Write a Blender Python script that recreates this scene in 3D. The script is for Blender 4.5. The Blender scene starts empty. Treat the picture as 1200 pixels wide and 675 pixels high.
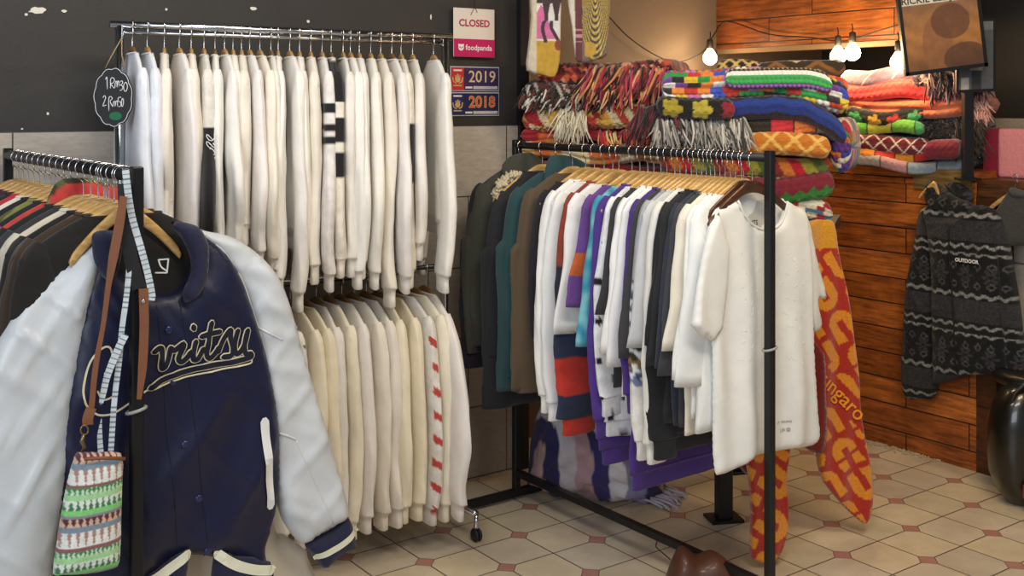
import bpy, math, random
import numpy as np
from mathutils import Vector, Matrix
from mathutils.geometry import delaunay_2d_cdt

random.seed(7); RNG = np.random.RandomState(11)
COL = bpy.context.scene.collection
F = 1290.0; HZ = 122.0; H = 1.6
Wd = np.array([.809, .588]); Nd = np.array([-.588, .809])
WANG = math.atan2(.588, .809)

# ------------------------------------------------------------------ geometry helpers
def PY(px, py, Y): return np.array([(px-600)/F*Y, Y, H-(py-HZ)/F*Y])
def PB(px, py, b): return PY(px, py, b/(Nd[1]+Nd[0]*(px-600)/F))
def PA(px, py, a): return PY(px, py, a/(Wd[1]+Wd[0]*(px-600)/F))
def AB(a, b, z=0.0): return np.array([a*Wd[0]+b*Nd[0], a*Wd[1]+b*Nd[1], z])
def lin(c):
    c = c.lstrip('#'); v = [int(c[i:i+2], 16)/255 for i in (0, 2, 4)]
    return tuple(((x+.055)/1.055)**2.4 if x > .04045 else x/12.92 for x in v)

def link(name, me, parent=None, smooth=True):
    o = bpy.data.objects.new(name, me); COL.objects.link(o)
    if parent is not None: o.parent = parent
    return o
def mesh(name, V, Fc, mat, parent=None, smooth=True, cols=None, loc=None):
    me = bpy.data.meshes.new(name)
    V = np.asarray(V, dtype=float)
    me.from_pydata(V.tolist(), [], [tuple(int(i) for i in f) for f in Fc])
    if mat is not None: me.materials.append(mat)
    if smooth: me.polygons.foreach_set('use_smooth', [True]*len(me.polygons))
    if cols is not None:
        a = me.color_attributes.new('Col', 'FLOAT_COLOR', 'POINT')
        c = np.ones((len(V), 4)); c[:, :3] = cols
        a.data.foreach_set('color', c.ravel())
    me.update()
    o = link(name, me, parent)
    if loc is not None: o.location = loc
    return o
def empty(name, loc, rz=0.0, label=None, cat=None, group=None):
    o = bpy.data.objects.new(name, None); COL.objects.link(o); o.empty_display_size = .05
    o.location = [float(v) for v in loc]; o.rotation_euler = (0, 0, rz)
    return tag(o, label, cat, group)
def tag(o, label=None, cat=None, group=None, kind=None):
    if label: o['label'] = label
    if cat: o['category'] = cat
    if group: o['group'] = group
    if kind: o['kind'] = kind
    return o
def struct(o): o['kind'] = 'structure'; return o

class MB:
    def __init__(s): s.V = []; s.F = []; s.C = []
    def add(s, V, Fc, col=None):
        n = sum(len(v) for v in s.V); V = np.asarray(V, float)
        s.V.append(V); s.F += [tuple(int(i)+n for i in f) for f in Fc]
        if col is not None:
            c = np.asarray(col, float)
            s.C.append(np.tile(c, (len(V), 1)) if c.ndim == 1 else c)
        return s
    def build(s, name, mat, parent=None, smooth=True, loc=None):
        return mesh(name, np.vstack(s.V), s.F, mat, parent, smooth, np.vstack(s.C) if s.C else None, loc)

def box_vf(p0, p1, bev=0.0):
    (x0, y0, z0), (x1, y1, z1) = p0, p1
    if bev <= 0:
        V = [(x0,y0,z0),(x1,y0,z0),(x1,y1,z0),(x0,y1,z0),(x0,y0,z1),(x1,y0,z1),(x1,y1,z1),(x0,y1,z1)]
        return V, [(3,2,1,0),(4,5,6,7),(0,1,5,4),(1,2,6,5),(2,3,7,6),(3,0,4,7)]
    c = np.array([(x0+x1)/2,(y0+y1)/2,(z0+z1)/2]); h = np.array([abs(x1-x0)/2,abs(y1-y0)/2,abs(z1-z0)/2])
    b = min(bev, h.min()*.9)
    V = []
    idx = {}
    for sx in (-1,1):
        for sy in (-1,1):
            for sz in (-1,1):
                s = np.array([sx,sy,sz])
                for ax in range(3):
                    v = s*(h-b); v[ax] = s[ax]*h[ax]
                    idx[(sx,sy,sz,ax)] = len(V); V.append(c+v)
    Fc = []
    for ax in range(3):
        o1, o2 = [(1,2),(2,0),(0,1)][ax]
        for s in (-1,1):
            q = []
            for (p, r) in ((-1,-1),(1,-1),(1,1),(-1,1)):
                k = [0,0,0]; k[ax]=s; k[o1]=p; k[o2]=r
                q.append(idx[(*k, ax)])
            Fc.append(tuple(q if s > 0 else q[::-1]))
    for ax in range(3):
        o1, o2 = [(1,2),(2,0),(0,1)][ax]
        for p in (-1,1):
            for r in (-1,1):
                k0=[0,0,0]; k0[o1]=p; k0[o2]=r; k1=list(k0); k0[ax]=-1; k1[ax]=1
                q=[idx[(*k0,o1)],idx[(*k1,o1)],idx[(*k1,o2)],idx[(*k0,o2)]]
                Fc.append(tuple(q if p*r < 0 else q[::-1]))
    for sx in (-1,1):
        for sy in (-1,1):
            for sz in (-1,1):
                q=[idx[(sx,sy,sz,a)] for a in range(3)]
                Fc.append(tuple(q if sx*sy*sz > 0 else q[::-1]))
    return np.array(V), Fc
def sweep_vf(P, r, n=10, cap=True, flat=None):
    """tube along points P, radius r (scalar / list)"""
    P = np.asarray(P, float); m = len(P); r = np.broadcast_to(np.asarray(r, float), (m,))
    T = np.gradient(P, axis=0); T /= np.linalg.norm(T, axis=1)[:, None]+1e-12
    ref = np.array([0,0,1.0]) if abs(T[0,2]) < .9 else np.array([1.0,0,0])
    V = []; N = ref
    for i in range(m):
        N = N - T[i]*np.dot(N, T[i]); nn = np.linalg.norm(N)
        N = N/nn if nn > 1e-6 else np.cross(T[i], [0,1,0])
        B = np.cross(T[i], N)
        for k in range(n):
            a = 2*math.pi*k/n
            V.append(P[i]+r[i]*(math.cos(a)*N+math.sin(a)*B))
    Fc = [(i*n+k, i*n+(k+1)%n, (i+1)*n+(k+1)%n, (i+1)*n+k) for i in range(m-1) for k in range(n)]
    if cap:
        Fc.append(tuple(range(n))[::-1]); Fc.append(tuple((m-1)*n+k for k in range(n)))
    return V, Fc
def bar_vf(p, q, hw, hh):
    """box bar from p to q (horizontal or vertical) half width hw / half height hh"""
    p = np.asarray(p, float); q = np.asarray(q, float); d = (q-p)/np.linalg.norm(q-p)
    up = np.array([0,0,1.0]) if abs(d[2]) < .9 else np.array([Wd[0],Wd[1],0])
    s = np.cross(d, up); s /= np.linalg.norm(s); up = np.cross(s, d)
    V = []
    for e in (p, q):
        for (a, b) in ((-1,-1),(1,-1),(1,1),(-1,1)): V.append(e+s*a*hw+up*b*hh)
    return V, [(3,2,1,0),(4,5,6,7),(0,1,5,4),(1,2,6,5),(2,3,7,6),(3,0,4,7)]
def cr(P, n=8, closed=False):
    """catmull-rom"""
    P = np.asarray(P, float); m = len(P); out = []
    rng = range(m if closed else m-1)
    for i in rng:
        p0 = P[(i-1) % m] if closed or i > 0 else 2*P[0]-P[1]
        p1 = P[i]; p2 = P[(i+1) % m]
        p3 = P[(i+2) % m] if closed or i+2 < m else 2*P[m-1]-P[m-2]
        for k in range(n):
            t = k/n
            out.append(.5*((2*p1)+(-p0+p2)*t+(2*p0-5*p1+4*p2-p3)*t*t+(-p0+3*p1-3*p2+p3)*t**3))
    if not closed: out.append(P[-1])
    return np.array(out)
def loft(C, M, rx, ry, n=28, p=2.0, yax=(0,1,0), caps=True):
    """rings: centre C[i], in-plane axis M[i] scaled rx, y axis scaled ry; superellipse power p"""
    C = np.asarray(C, float); M = np.asarray(M, float); m = len(C)
    yax = np.asarray(yax, float)
    a = np.linspace(0, 2*np.pi, n, endpoint=False)
    ca = np.sign(np.cos(a))*np.abs(np.cos(a))**(2/p); sa = np.sign(np.sin(a))*np.abs(np.sin(a))**(2/p)
    V = C[:, None, :]+(np.asarray(rx)[:, None]*ca[None])[..., None]*M[:, None, :]+(np.asarray(ry)[:, None]*sa[None])[..., None]*yax
    V = V.reshape(-1, 3)
    Fc = [(i*n+k, i*n+(k+1) % n, (i+1)*n+(k+1) % n, (i+1)*n+k) for i in range(m-1) for k in range(n)]
    if caps:
        Fc.append(tuple(range(n))[::-1]); Fc.append(tuple((m-1)*n+k for k in range(n)))
    return V, Fc

# ------------------------------------------------------------------ materials
class NT:
    def __init__(s, name):
        s.m = bpy.data.materials.new(name); s.m.use_nodes = True
        s.nt = s.m.node_tree; s.n = s.nt.nodes; s.l = s.nt.links
        s.b = s.n['Principled BSDF']
    def node(s, t, **kw):
        x = s.n.new(t)
        for k, v in kw.items():
            if k.startswith('i_'): x.inputs[k[2:].replace('_', ' ')].default_value = v
            else: setattr(x, k, v)
        return x
    def math(s, op, a, b=None, c=None):
        x = s.n.new('ShaderNodeMath'); x.operation = op
        for i, v in enumerate((a, b, c)):
            if v is None: continue
            if isinstance(v, (int, float)): x.inputs[i].default_value = v
            else: s.l.new(v, x.inputs[i])
        return x.outputs[0]
    def mix(s, f, a, b, bt='MIX'):
        x = s.n.new('ShaderNodeMix'); x.data_type = 'RGBA'; x.blend_type = bt
        for i, v in ((0, f), (6, a), (7, b)):
            if isinstance(v, (int, float)): x.inputs[i].default_value = v
            elif isinstance(v, tuple): x.inputs[i].default_value = (*v[:3], 1)
            else: s.l.new(v, x.inputs[i])
        return x.outputs[2]
    def ramp(s, f, stops, interp='LINEAR'):
        x = s.n.new('ShaderNodeValToRGB'); cr_ = x.color_ramp; cr_.interpolation = interp
        while len(cr_.elements) < len(stops): cr_.elements.new(.5)
        for e, (p, c) in zip(cr_.elements, stops): e.position = p; e.color = (*c, 1)
        s.l.new(f, x.inputs[0]); return x.outputs[0]
    def noise(s, vec, scale, detail=4, rough=.5):
        x = s.n.new('ShaderNodeTexNoise'); x.inputs['Scale'].default_value = scale
        x.inputs['Detail'].default_value = detail; x.inputs['Roughness'].default_value = rough
        if vec is not None: s.l.new(vec, x.inputs['Vector'])
        return x.outputs['Fac']
    def obj(s): return s.node('ShaderNodeTexCoord').outputs['Object']
    def mapping(s, vec, sc=(1,1,1), rot=(0,0,0), loc=(0,0,0)):
        x = s.n.new('ShaderNodeMapping'); x.inputs['Scale'].default_value = sc
        x.inputs['Rotation'].default_value = rot; x.inputs['Location'].default_value = loc
        s.l.new(vec, x.inputs['Vector']); return x.outputs[0]
    def bump(s, h, st=.3, dist=.01):
        x = s.n.new('ShaderNodeBump'); x.inputs['Strength'].default_value = st; x.inputs['Distance'].default_value = dist
        s.l.new(h, x.inputs['Height']); s.l.new(x.outputs[0], s.b.inputs['Normal'])
    def set(s, **kw):
        for k, v in kw.items():
            k = k.replace('_', ' ')
            if isinstance(v, tuple) and len(v) == 3: v = (*v, 1)
            if hasattr(v, 'is_output'): s.l.new(v, s.b.inputs[k])
            else: s.b.inputs[k].default_value = v
        return s.m

_cm = {}
def cloth(hexc, rough=.92, sheen=.15, bump=.25, sc=14, name='cloth'):
    k = (hexc, rough, sheen, bump, sc, name)
    if k in _cm: return _cm[k]
    t = NT(name+'_'+hexc.strip('#')); o = t.obj()
    n = t.noise(o, sc, 5, .6)
    c = lin(hexc)
    colr = t.mix(n, tuple(x*.86 for x in c), tuple(min(1, x*1.08) for x in c))
    w = t.noise(o, 420, 2, .5)
    hh = t.math('ADD', t.math('MULTIPLY', n, 1.0), t.math('MULTIPLY', w, .06))
    t.bump(hh, bump, .010)
    _cm[k] = t.set(Base_Color=colr, Roughness=rough, Sheen_Weight=sheen)
    return _cm[k]
def attr_mat(name, rough=.92, bump=.3, sc=30, fuzz=.15, dist=.006):
    if name in _cm: return _cm[name]
    t = NT(name); a = t.node('ShaderNodeAttribute', attribute_name='Col'); o = t.obj()
    n = t.noise(o, sc, 5, .65)
    c = t.mix(1.0, a.outputs['Color'], t.ramp(n, [(.2, (.72,.72,.72)), (.8, (1.12,1.12,1.12))]), 'MULTIPLY')
    t.bump(t.math('ADD', n, t.math('MULTIPLY', t.noise(o, 350, 2), .3)), bump, dist)
    _cm[name] = t.set(Base_Color=c, Roughness=rough, Sheen_Weight=fuzz)
    return _cm[name]
def plain(name, hexc, rough=.5, metal=0.0, emis=0.0, bump=0.0, sc=60, var=.12, coat=0.0):
    k = ('p', name, hexc, rough, metal, emis)
    if k in _cm: return _cm[k]
    t = NT(name); o = t.obj(); c = lin(hexc); n = t.noise(o, sc, 4)
    colr = t.mix(n, tuple(x*(1-var) for x in c), tuple(min(1, x*(1+var)) for x in c))
    if bump: t.bump(n, bump, .004)
    t.set(Base_Color=colr, Roughness=rough, Metallic=metal, Coat_Weight=coat)
    if emis: t.set(Emission_Color=c, Emission_Strength=emis)
    _cm[k] = t.m; return t.m

M_BLACK = plain('black_painted_steel', '#1b1b1d', .42, .3, bump=.1)
M_CHROME = plain('chrome', '#c9ccd0', .16, 1.0, var=.03)
M_HOOK = plain('hook_metal', '#d8d8da', .22, 1.0, var=.03)
def hanger_wood(name, c1, c2):
    t = NT(name); o = t.mapping(t.obj(), (3, 20, 18)); n = t.noise(o, 6, 5, .6)
    t.bump(n, .1, .002)
    return t.set(Base_Color=t.ramp(n, [(.3, lin(c1)), (.7, lin(c2))]), Roughness=.38, Coat_Weight=.25)
M_HW = hanger_wood('pale_hanger_wood', '#a97f45', '#d8b273')
M_HD = hanger_wood('dark_hanger_wood', '#3a2013', '#5b3420')
M_HB = hanger_wood('brown_hanger_wood', '#6b4a28', '#94703f')

# ------------------------------------------------------------------ camera
cd = bpy.data.cameras.new('camera'); cam = bpy.data.objects.new('camera', cd); COL.objects.link(cam)
cam.location = (0, 0, H); cam.rotation_euler = (math.pi/2, 0, 0)
cd.sensor_width = 36; cd.lens = 36*F/1200; cd.shift_y = -(337.5-HZ)/1200; cd.clip_start = .05
bpy.context.scene.camera = cam

# ------------------------------------------------------------------ room shell
def floor_mat():
    t = NT('hexagon_and_dot_floor_tile'); sp = t.node('ShaderNodeSeparateXYZ'); o = t.obj(); t.l.new(o, sp.inputs[0])
    X, Y = sp.outputs[0], sp.outputs[1]
    ang = math.radians(-8.9); L = .290; c, s = math.cos(ang)/L, math.sin(ang)/L
    x0, y0 = 1.504, 4.150
    u = t.math('ADD', t.math('MULTIPLY', t.math('SUBTRACT', X, x0), c), t.math('MULTIPLY', t.math('SUBTRACT', Y, y0), s))
    v = t.math('ADD', t.math('MULTIPLY', t.math('SUBTRACT', X, x0), -s), t.math('MULTIPLY', t.math('SUBTRACT', Y, y0), c))
    du = t.math('ABSOLUTE', t.math('SUBTRACT', u, t.math('ROUND', u)))
    dv = t.math('ABSOLUTE', t.math('SUBTRACT', v, t.math('ROUND', v)))
    dm = t.math('MAXIMUM', du, dv)
    dot = t.math('LESS_THAN', dm, .094); dedge = t.math('LESS_THAN', dm, .104)
    p = t.math('ADD', u, v); q = t.math('SUBTRACT', u, v)
    dp = t.math('ABSOLUTE', t.math('SUBTRACT', p, t.math('ROUND', p)))
    dq = t.math('ABSOLUTE', t.math('SUBTRACT', q, t.math('ROUND', q)))
    ln = t.math('LESS_THAN', t.math('MINIMUM', dp, dq), .013)
    cx = t.node('ShaderNodeCombineXYZ'); t.l.new(t.math('FLOOR', p), cx.inputs[0]); t.l.new(t.math('FLOOR', q), cx.inputs[1])
    wn = t.node('ShaderNodeTexWhiteNoise'); t.l.new(cx.outputs[0], wn.inputs[0])
    tile = t.ramp(wn.outputs['Value'], [(0, lin('#cfc3ab')), (.35, lin('#dccdb0')), (.7, lin('#d2c6b4')), (1, lin('#c4b8a6'))])
    n1 = t.noise(o, 5, 5, .65); n2 = t.noise(o, 38, 4, .6)
    tile = t.mix(1.0, tile, t.ramp(n1, [(.3, (.84,.80,.76)), (.7, (1.08,1.06,1.02))]), 'MULTIPLY')
    tile = t.mix(t.math('MULTIPLY', t.math('GREATER_THAN', n2, .70), .6), tile, lin('#8d7d66'))
    dots = t.mix(n2, lin('#a8756a'), lin('#c08d80'))
    cc = t.mix(ln, tile, lin('#57493c'))
    cc = t.mix(dedge, cc, lin('#6a5145'))
    cc = t.mix(dot, cc, dots)
    gr = t.math('MAXIMUM', t.math('MULTIPLY', ln, t.math('SUBTRACT', 1.0, dedge)), t.math('SUBTRACT', dedge, dot))
    hgt = t.math('ADD', t.math('SUBTRACT', 1.0, gr), t.math('MULTIPLY', n1, .3))
    t.bump(hgt, .35, .004)
    rg = t.math('ADD', t.math('MULTIPLY', n1, .25), .22)
    return t.set(Base_Color=cc, Roughness=rg, Specular_IOR_Level=.45)
V, Fc = box_vf((-4, -1.5, -.1), (6, 8, 0)); struct(mesh('floor', V, Fc, floor_mat(), None, False))

def plane_box(name, a0, b0, a1, b1, z0, z1, th, mat, parent=None, bev=0):
    """vertical slab from (a0,b0) to (a1,b1); local x along, y thickness (behind), z up. +y side given by th sign"""
    p = AB(a0, b0); q = AB(a1, b1); L = np.linalg.norm(q-p); ang = math.atan2(q[1]-p[1], q[0]-p[0])
    V, Fc = box_vf((0, min(0, th), z0), (L, max(0, th), z1), bev)
    o = mesh(name, V, Fc, mat, None, False); o.location = (p[0], p[1], 0); o.rotation_euler = (0, 0, ang)
    if parent is not None:
        o.parent = parent; o.matrix_parent_inverse = parent.matrix_basis.inverted()
    return o
def wall_paint(name, c1, c2, sc=3):
    t = NT(name); o = t.obj(); n = t.noise(o, sc, 6, .7); f = t.noise(o, 90, 3)
    t.bump(t.math('ADD', n, t.math('MULTIPLY', f, .3)), .25, .01)
    return t.set(Base_Color=t.mix(n, lin(c1), lin(c2)), Roughness=.62)
M_DARK = wall_paint('charcoal_wall_paint', '#2c2a29', '#3b3836')
def tile_wall():
    t = NT('grey_wall_tile'); o = t.obj(); sp = t.node('ShaderNodeSeparateXYZ'); t.l.new(o, sp.inputs[0])
    cb = t.node('ShaderNodeCombineXYZ'); t.l.new(sp.outputs[0], cb.inputs[0]); t.l.new(t.math('SUBTRACT', sp.outputs[2], .308), cb.inputs[1])
    br = t.node('ShaderNodeTexBrick', offset=.5); t.l.new(cb.outputs[0], br.inputs['Vector'])
    for k, v in (('Color1', (*lin('#b8b0a6'), 1)), ('Color2', (*lin('#c6beb3'), 1)), ('Mortar', (*lin('#5a554f'), 1))): br.inputs[k].default_value = v
    br.inputs['Scale'].default_value = 1; br.inputs['Mortar Size'].default_value = .003
    br.inputs['Brick Width'].default_value = .40; br.inputs['Row Height'].default_value = .30
    n = t.noise(t.mapping(o, (6, 6, 22)), 3, 6, .7)
    c = t.mix(1.0, br.outputs['Color'], t.ramp(n, [(.3, (.78,.77,.76)), (.7, (1.12,1.1,1.06))]), 'MULTIPLY')
    t.bump(n, .2, .005)
    return t.set(Base_Color=c, Roughness=.45)
M_TILE = tile_wall()
def wood_planks(name, row, width, c1, c2, dark, sz=0.0, horiz=0.0):
    t = NT(name); o = t.obj(); sp = t.node('ShaderNodeSeparateXYZ'); t.l.new(o, sp.inputs[0])
    cb = t.node('ShaderNodeCombineXYZ'); t.l.new(t.math('ADD', sp.outputs[0], horiz), cb.inputs[0]); t.l.new(t.math('ADD', sp.outputs[2], sz), cb.inputs[1])
    br = t.node('ShaderNodeTexBrick', offset=.37); t.l.new(cb.outputs[0], br.inputs['Vector'])
    for k, v in (('Color1', (.0,.0,.0,1)), ('Color2', (1,1,1,1)), ('Mortar', (.5,.5,.5, 1))): br.inputs[k].default_value = v
    br.inputs['Scale'].default_value = 1; br.inputs['Mortar Size'].default_value = .0035; br.inputs['Mortar Smooth'].default_value = .3
    br.inputs['Brick Width'].default_value = width; br.inputs['Row Height'].default_value = row
    pc = br.outputs['Color']; base = t.ramp(pc, [(0, lin(c1)), (.5, lin(c2)), (1, lin(c1))])
    base = t.mix(pc, lin(c1), lin(c2))
    w = t.node('ShaderNodeVectorMath', operation='ADD'); t.l.new(t.mapping(o, (2.2, 3, 26)), w.inputs[0]); t.l.new(pc, w.inputs[1])
    n = t.noise(w.outputs[0], 2.4, 8, .72); n3 = t.noise(o, 4.5, 5, .7); kn = t.node('ShaderNodeTexVoronoi'); kn.inputs['Scale'].default_value = 5.5
    t.l.new(t.mapping(o, (1, 1, 1.6)), kn.inputs['Vector'])
    c = t.mix(1.0, base, t.ramp(n, [(.33, (.30,.24,.2)), (.5, (.88,.85,.8)), (.66, (1.35,1.3,1.2))]), 'MULTIPLY')
    c = t.mix(1.0, c, t.ramp(n3, [(.3, (.55,.5,.45)), (.65, (1.1,1.1,1.1))]), 'MULTIPLY')
    c = t.mix(t.math('LESS_THAN', kn.outputs['Distance'], .055), c, lin('#2a1308'))
    c = t.mix(br.outputs['Fac'], c, lin(dark))
    t.bump(t.math('SUBTRACT', n, t.math('MULTIPLY', br.outputs['Fac'], 2.0)), .4, .006)
    return t.set(Base_Color=c, Roughness=.42)
M_WOOD = wood_planks('stained_wood_planks', .118, .85, '#a85c28', '#c87634', '#1c0d06', .035, .2)
M_WOOD2 = wood_planks('dark_wood_board', .33, 3., '#5d3a1f', '#74491f', '#170b05')
M_WOODG = wood_planks('greyed_top_plank', .6, 3., '#7a6540', '#8a7446', '#170b05')
M_PLASTER = wall_paint('taupe_plaster', '#66564a', '#7a6857', 2)

BW = 3.90
wl = struct(plane_box('wall_back', -3.2, BW, 2.86, BW, 1.508, 3.0, .2, M_DARK))
wl2 = struct(plane_box('wall_back_tiled', -3.2, BW-.008, 2.86, BW-.008, 0.0, 1.508, .2, M_TILE))
tr = struct(plane_box('trim_1', 2.86, BW-.03, 2.905, BW-.03, 0, 3.0, .33, plain('navy_black_trim', '#15171d', .5)))
struct(plane_box('wall_recess', 2.8, 4.22, 5.6, 4.22, 0, 3.0, .15, M_PLASTER))
# flaked paint patches on the dark wall
chip = plain('bare_plaster', '#e9e2d6', .9, bump=.4)
rr = np.random.RandomState(4)
for (cx, cy, rx, ry) in ((43,12,10,4),(31,17,2,1.8),(75,13,3.5,1.8),(195,11,1.6,1.6),(297,10,4,2.2),(361,25,1.8,2),(56,133,1.6,1.8),(26,151,1.5,1),(505,20,1,3),(170,109,0.9,0.9)):
    pts = []
    n = 14
    for k in range(n):
        a = 2*math.pi*k/n; r = .7+.45*rr.rand()
        pts.append(PB(cx+rx*r*math.cos(a), cy+ry*r*math.sin(a), BW-.0015))
    o = mesh('bare_patch', pts, [tuple(range(n))[::-1]], chip, None, False)
    o.parent = wl; o.matrix_parent_inverse = wl.matrix_basis.inverted()

# ------------------------------------------------------------------ side half wall, bulkhead
AW = 4.45
hw = struct(plane_box('wall_right', AW, 4.22, AW, 2.684, 0, 1.285, .12, M_WOOD))
struct(plane_box('trim_2', AW-.01, 4.22, AW-.01, 2.69, 1.235, 1.305, .50, M_WOODG if False else M_WOOD))
cap = struct(plane_box('trim_3', AW-.022, 2.98, AW-.022, 2.70, 1.215, 1.31, .03, M_WOODG))
struct(plane_box('trim_4', AW-.004, 2.684, AW-.004, 2.592, 0, 1.20, .14, wood_planks('post_board', .39, 1.2, '#4d2a12', '#663a18', '#130803', .1)))
struct(plane_box('wall_right_tiled', AW+.14, 2.70, AW+.14, .6, 0, 1.16, .12, M_TILE))
struct(plane_box('trim_5', AW+.0, 2.684, AW+.0, 1.0, 1.19, 1.275, .45, M_WOOD2))
struct(plane_box('wall_right_far', 5.35, 4.3, 5.35, .4, 0, 3.0, .1, wall_paint('near_black_wall', '#191817', '#262423')))
blk = struct(plane_box('wall_bulkhead', AW, 4.22, AW, 2.95, 1.895, 3.0, .25, wood_planks('bulkhead_planks', .125, .75, '#8a4a20', '#a8612a', '#1c0d06', .075, .1)))
struct(plane_box('trim_6', AW-.012, 4.2, AW-.012, 2.95, 1.872, 1.897, .05, plain('pale_batten', '#86694a', .7)))
# deck behind the half wall
pq = [AB(AW+.1, 4.2), AB(AW+.1, 1.0), AB(5.36, 1.0), AB(5.36, 4.2)]
V = [(*p[:2], z) for z in (1.2, 1.262) for p in pq]
struct(mesh('trim_7', V, [(0,1,2,3),(7,6,5,4),(0,4,5,1),(1,5,6,2),(2,6,7,3),(3,7,4,0)], plain('counter_board', '#4a3220', .6), None, False))
V, Fc = box_vf((-4, -1.5, 3.0), (6, 8, 3.1)); struct(mesh('ceiling', V, Fc, wall_paint('ceiling_paint', '#3d3a38', '#4a4744'), None, False))

# ------------------------------------------------------------------ hangers
def hanger_mesh():
    # wooden body outline in x,z ; hook at origin (rail axis at z=0)
    top = [(0,-.068),(.03,-.072),(.07,-.092),(.12,-.118),(.17,-.148),(.205,-.172),(.222,-.192)]
    bot = [(.214,-.206),(.17,-.178),(.12,-.148),(.07,-.124),(.035,-.112),(0,-.108)]
    half = top+bot
    P = [(x, z) for x, z in cr(half, 4)]
    n = len(P); m = n//2
    V = []; Fc = []
    tp = cr(top, 4); bt = cr(bot[::-1], 4)
    k = 25
    def samp(C, t): 
        i = t*(len(C)-1); j = int(min(i, len(C)-2)); return C[j]+(C[j+1]-C[j])*(i-j)
    rings = []
    for s in np.linspace(-1, 1, 2*k+1):
        a = samp(tp, abs(s)); b = samp(bt, abs(s)); sg = -1 if s < 0 else 1
        c = (a+b)/2; h = np.linalg.norm(a-b)/2; d = (a-b)/(2*h)
        bow = .002*abs(s)**1.5
        ring = []
        for q in range(10):
            an = 2*math.pi*q/10
            ca, sa = math.cos(an), math.sin(an)
            ca = math.copysign(abs(ca)**.6, ca); sa = math.copysign(abs(sa)**.6, sa)
            ring.append((sg*(c[0]+d[0]*h*ca), .0058*sa+bow, c[1]+d[1]*h*ca))
        rings.append(ring)
    V = [v for r in rings for v in r]; m = len(rings)
    Fc = [(i*10+q, (i+1)*10+q, (i+1)*10+(q+1)%10, i*10+(q+1)%10) for i in range(m-1) for q in range(10)]
    Fc += [tuple(range(10)), tuple((m-1)*10+q for q in range(10))[::-1]]
    return V, Fc
def hook_mesh(r=.0185):
    P = [(0,0,-.085),(0,0,-.05),(0.003,0,-.035),(.014,0,-.026)]
    for a in np.linspace(-.75, math.pi+.35, 14): P.append((r*math.cos(a), 0, r*math.sin(a)))
    return sweep_vf(cr(P, 3), .0019, 7)
_h = {}
def hanger(pos, rz, label, group, mat=M_HW, r=.0185, tilt=0.0):
    o = empty('clothes_hanger', pos, rz, label, 'hanger', group)
    o.rotation_euler = (tilt, 0, rz)
    k = (mat.name, r)
    if k not in _h:
        V, Fc = hanger_mesh(); b = mesh('wooden_arms', V, Fc, mat, o)
        V, Fc = hook_mesh(r); h = mesh('hook', V, Fc, M_HOOK, o); _h[k] = (b, h)
    else:
        for s in _h[k]:
            c = s.copy(); COL.objects.link(c); c.parent = o
    return o

# ------------------------------------------------------------------ lofted garments
def ridge(t): return 1-2*np.abs(np.sin(t))**.75
def fold_fn(seed, amp=.006):
    r = np.random.RandomState(seed); ks = r.uniform(12, 42, 4); ph = r.uniform(0, 6.28, 4); q = r.uniform(-5, 5, 4); w = r.uniform(.4, 1, 4)
    ck = r.uniform(14, 30, 3); cq = r.uniform(-38, 38, 3); cp = r.uniform(0, 6.28, 3)
    def f(x, z):
        d = np.clip((-z-.15)/.5, 0, 1)**.7
        y = amp*d*sum(wi*np.sin(k*x+p+qq*z) for wi, k, p, qq in zip(w, ks, ph, q))/2
        for a, b, c in zip(ck, cq, cp): y = y+amp*.32*ridge(a*x*.5+b*z*.5+c)*(.5+.5*np.sin(7*z+c*3))*np.clip((-z-.12)/.12, 0, 1)
        return y
    return f
SHX = [.088, .092, .10, .12, .145, .17, .19, .207, .219, .226]
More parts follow.
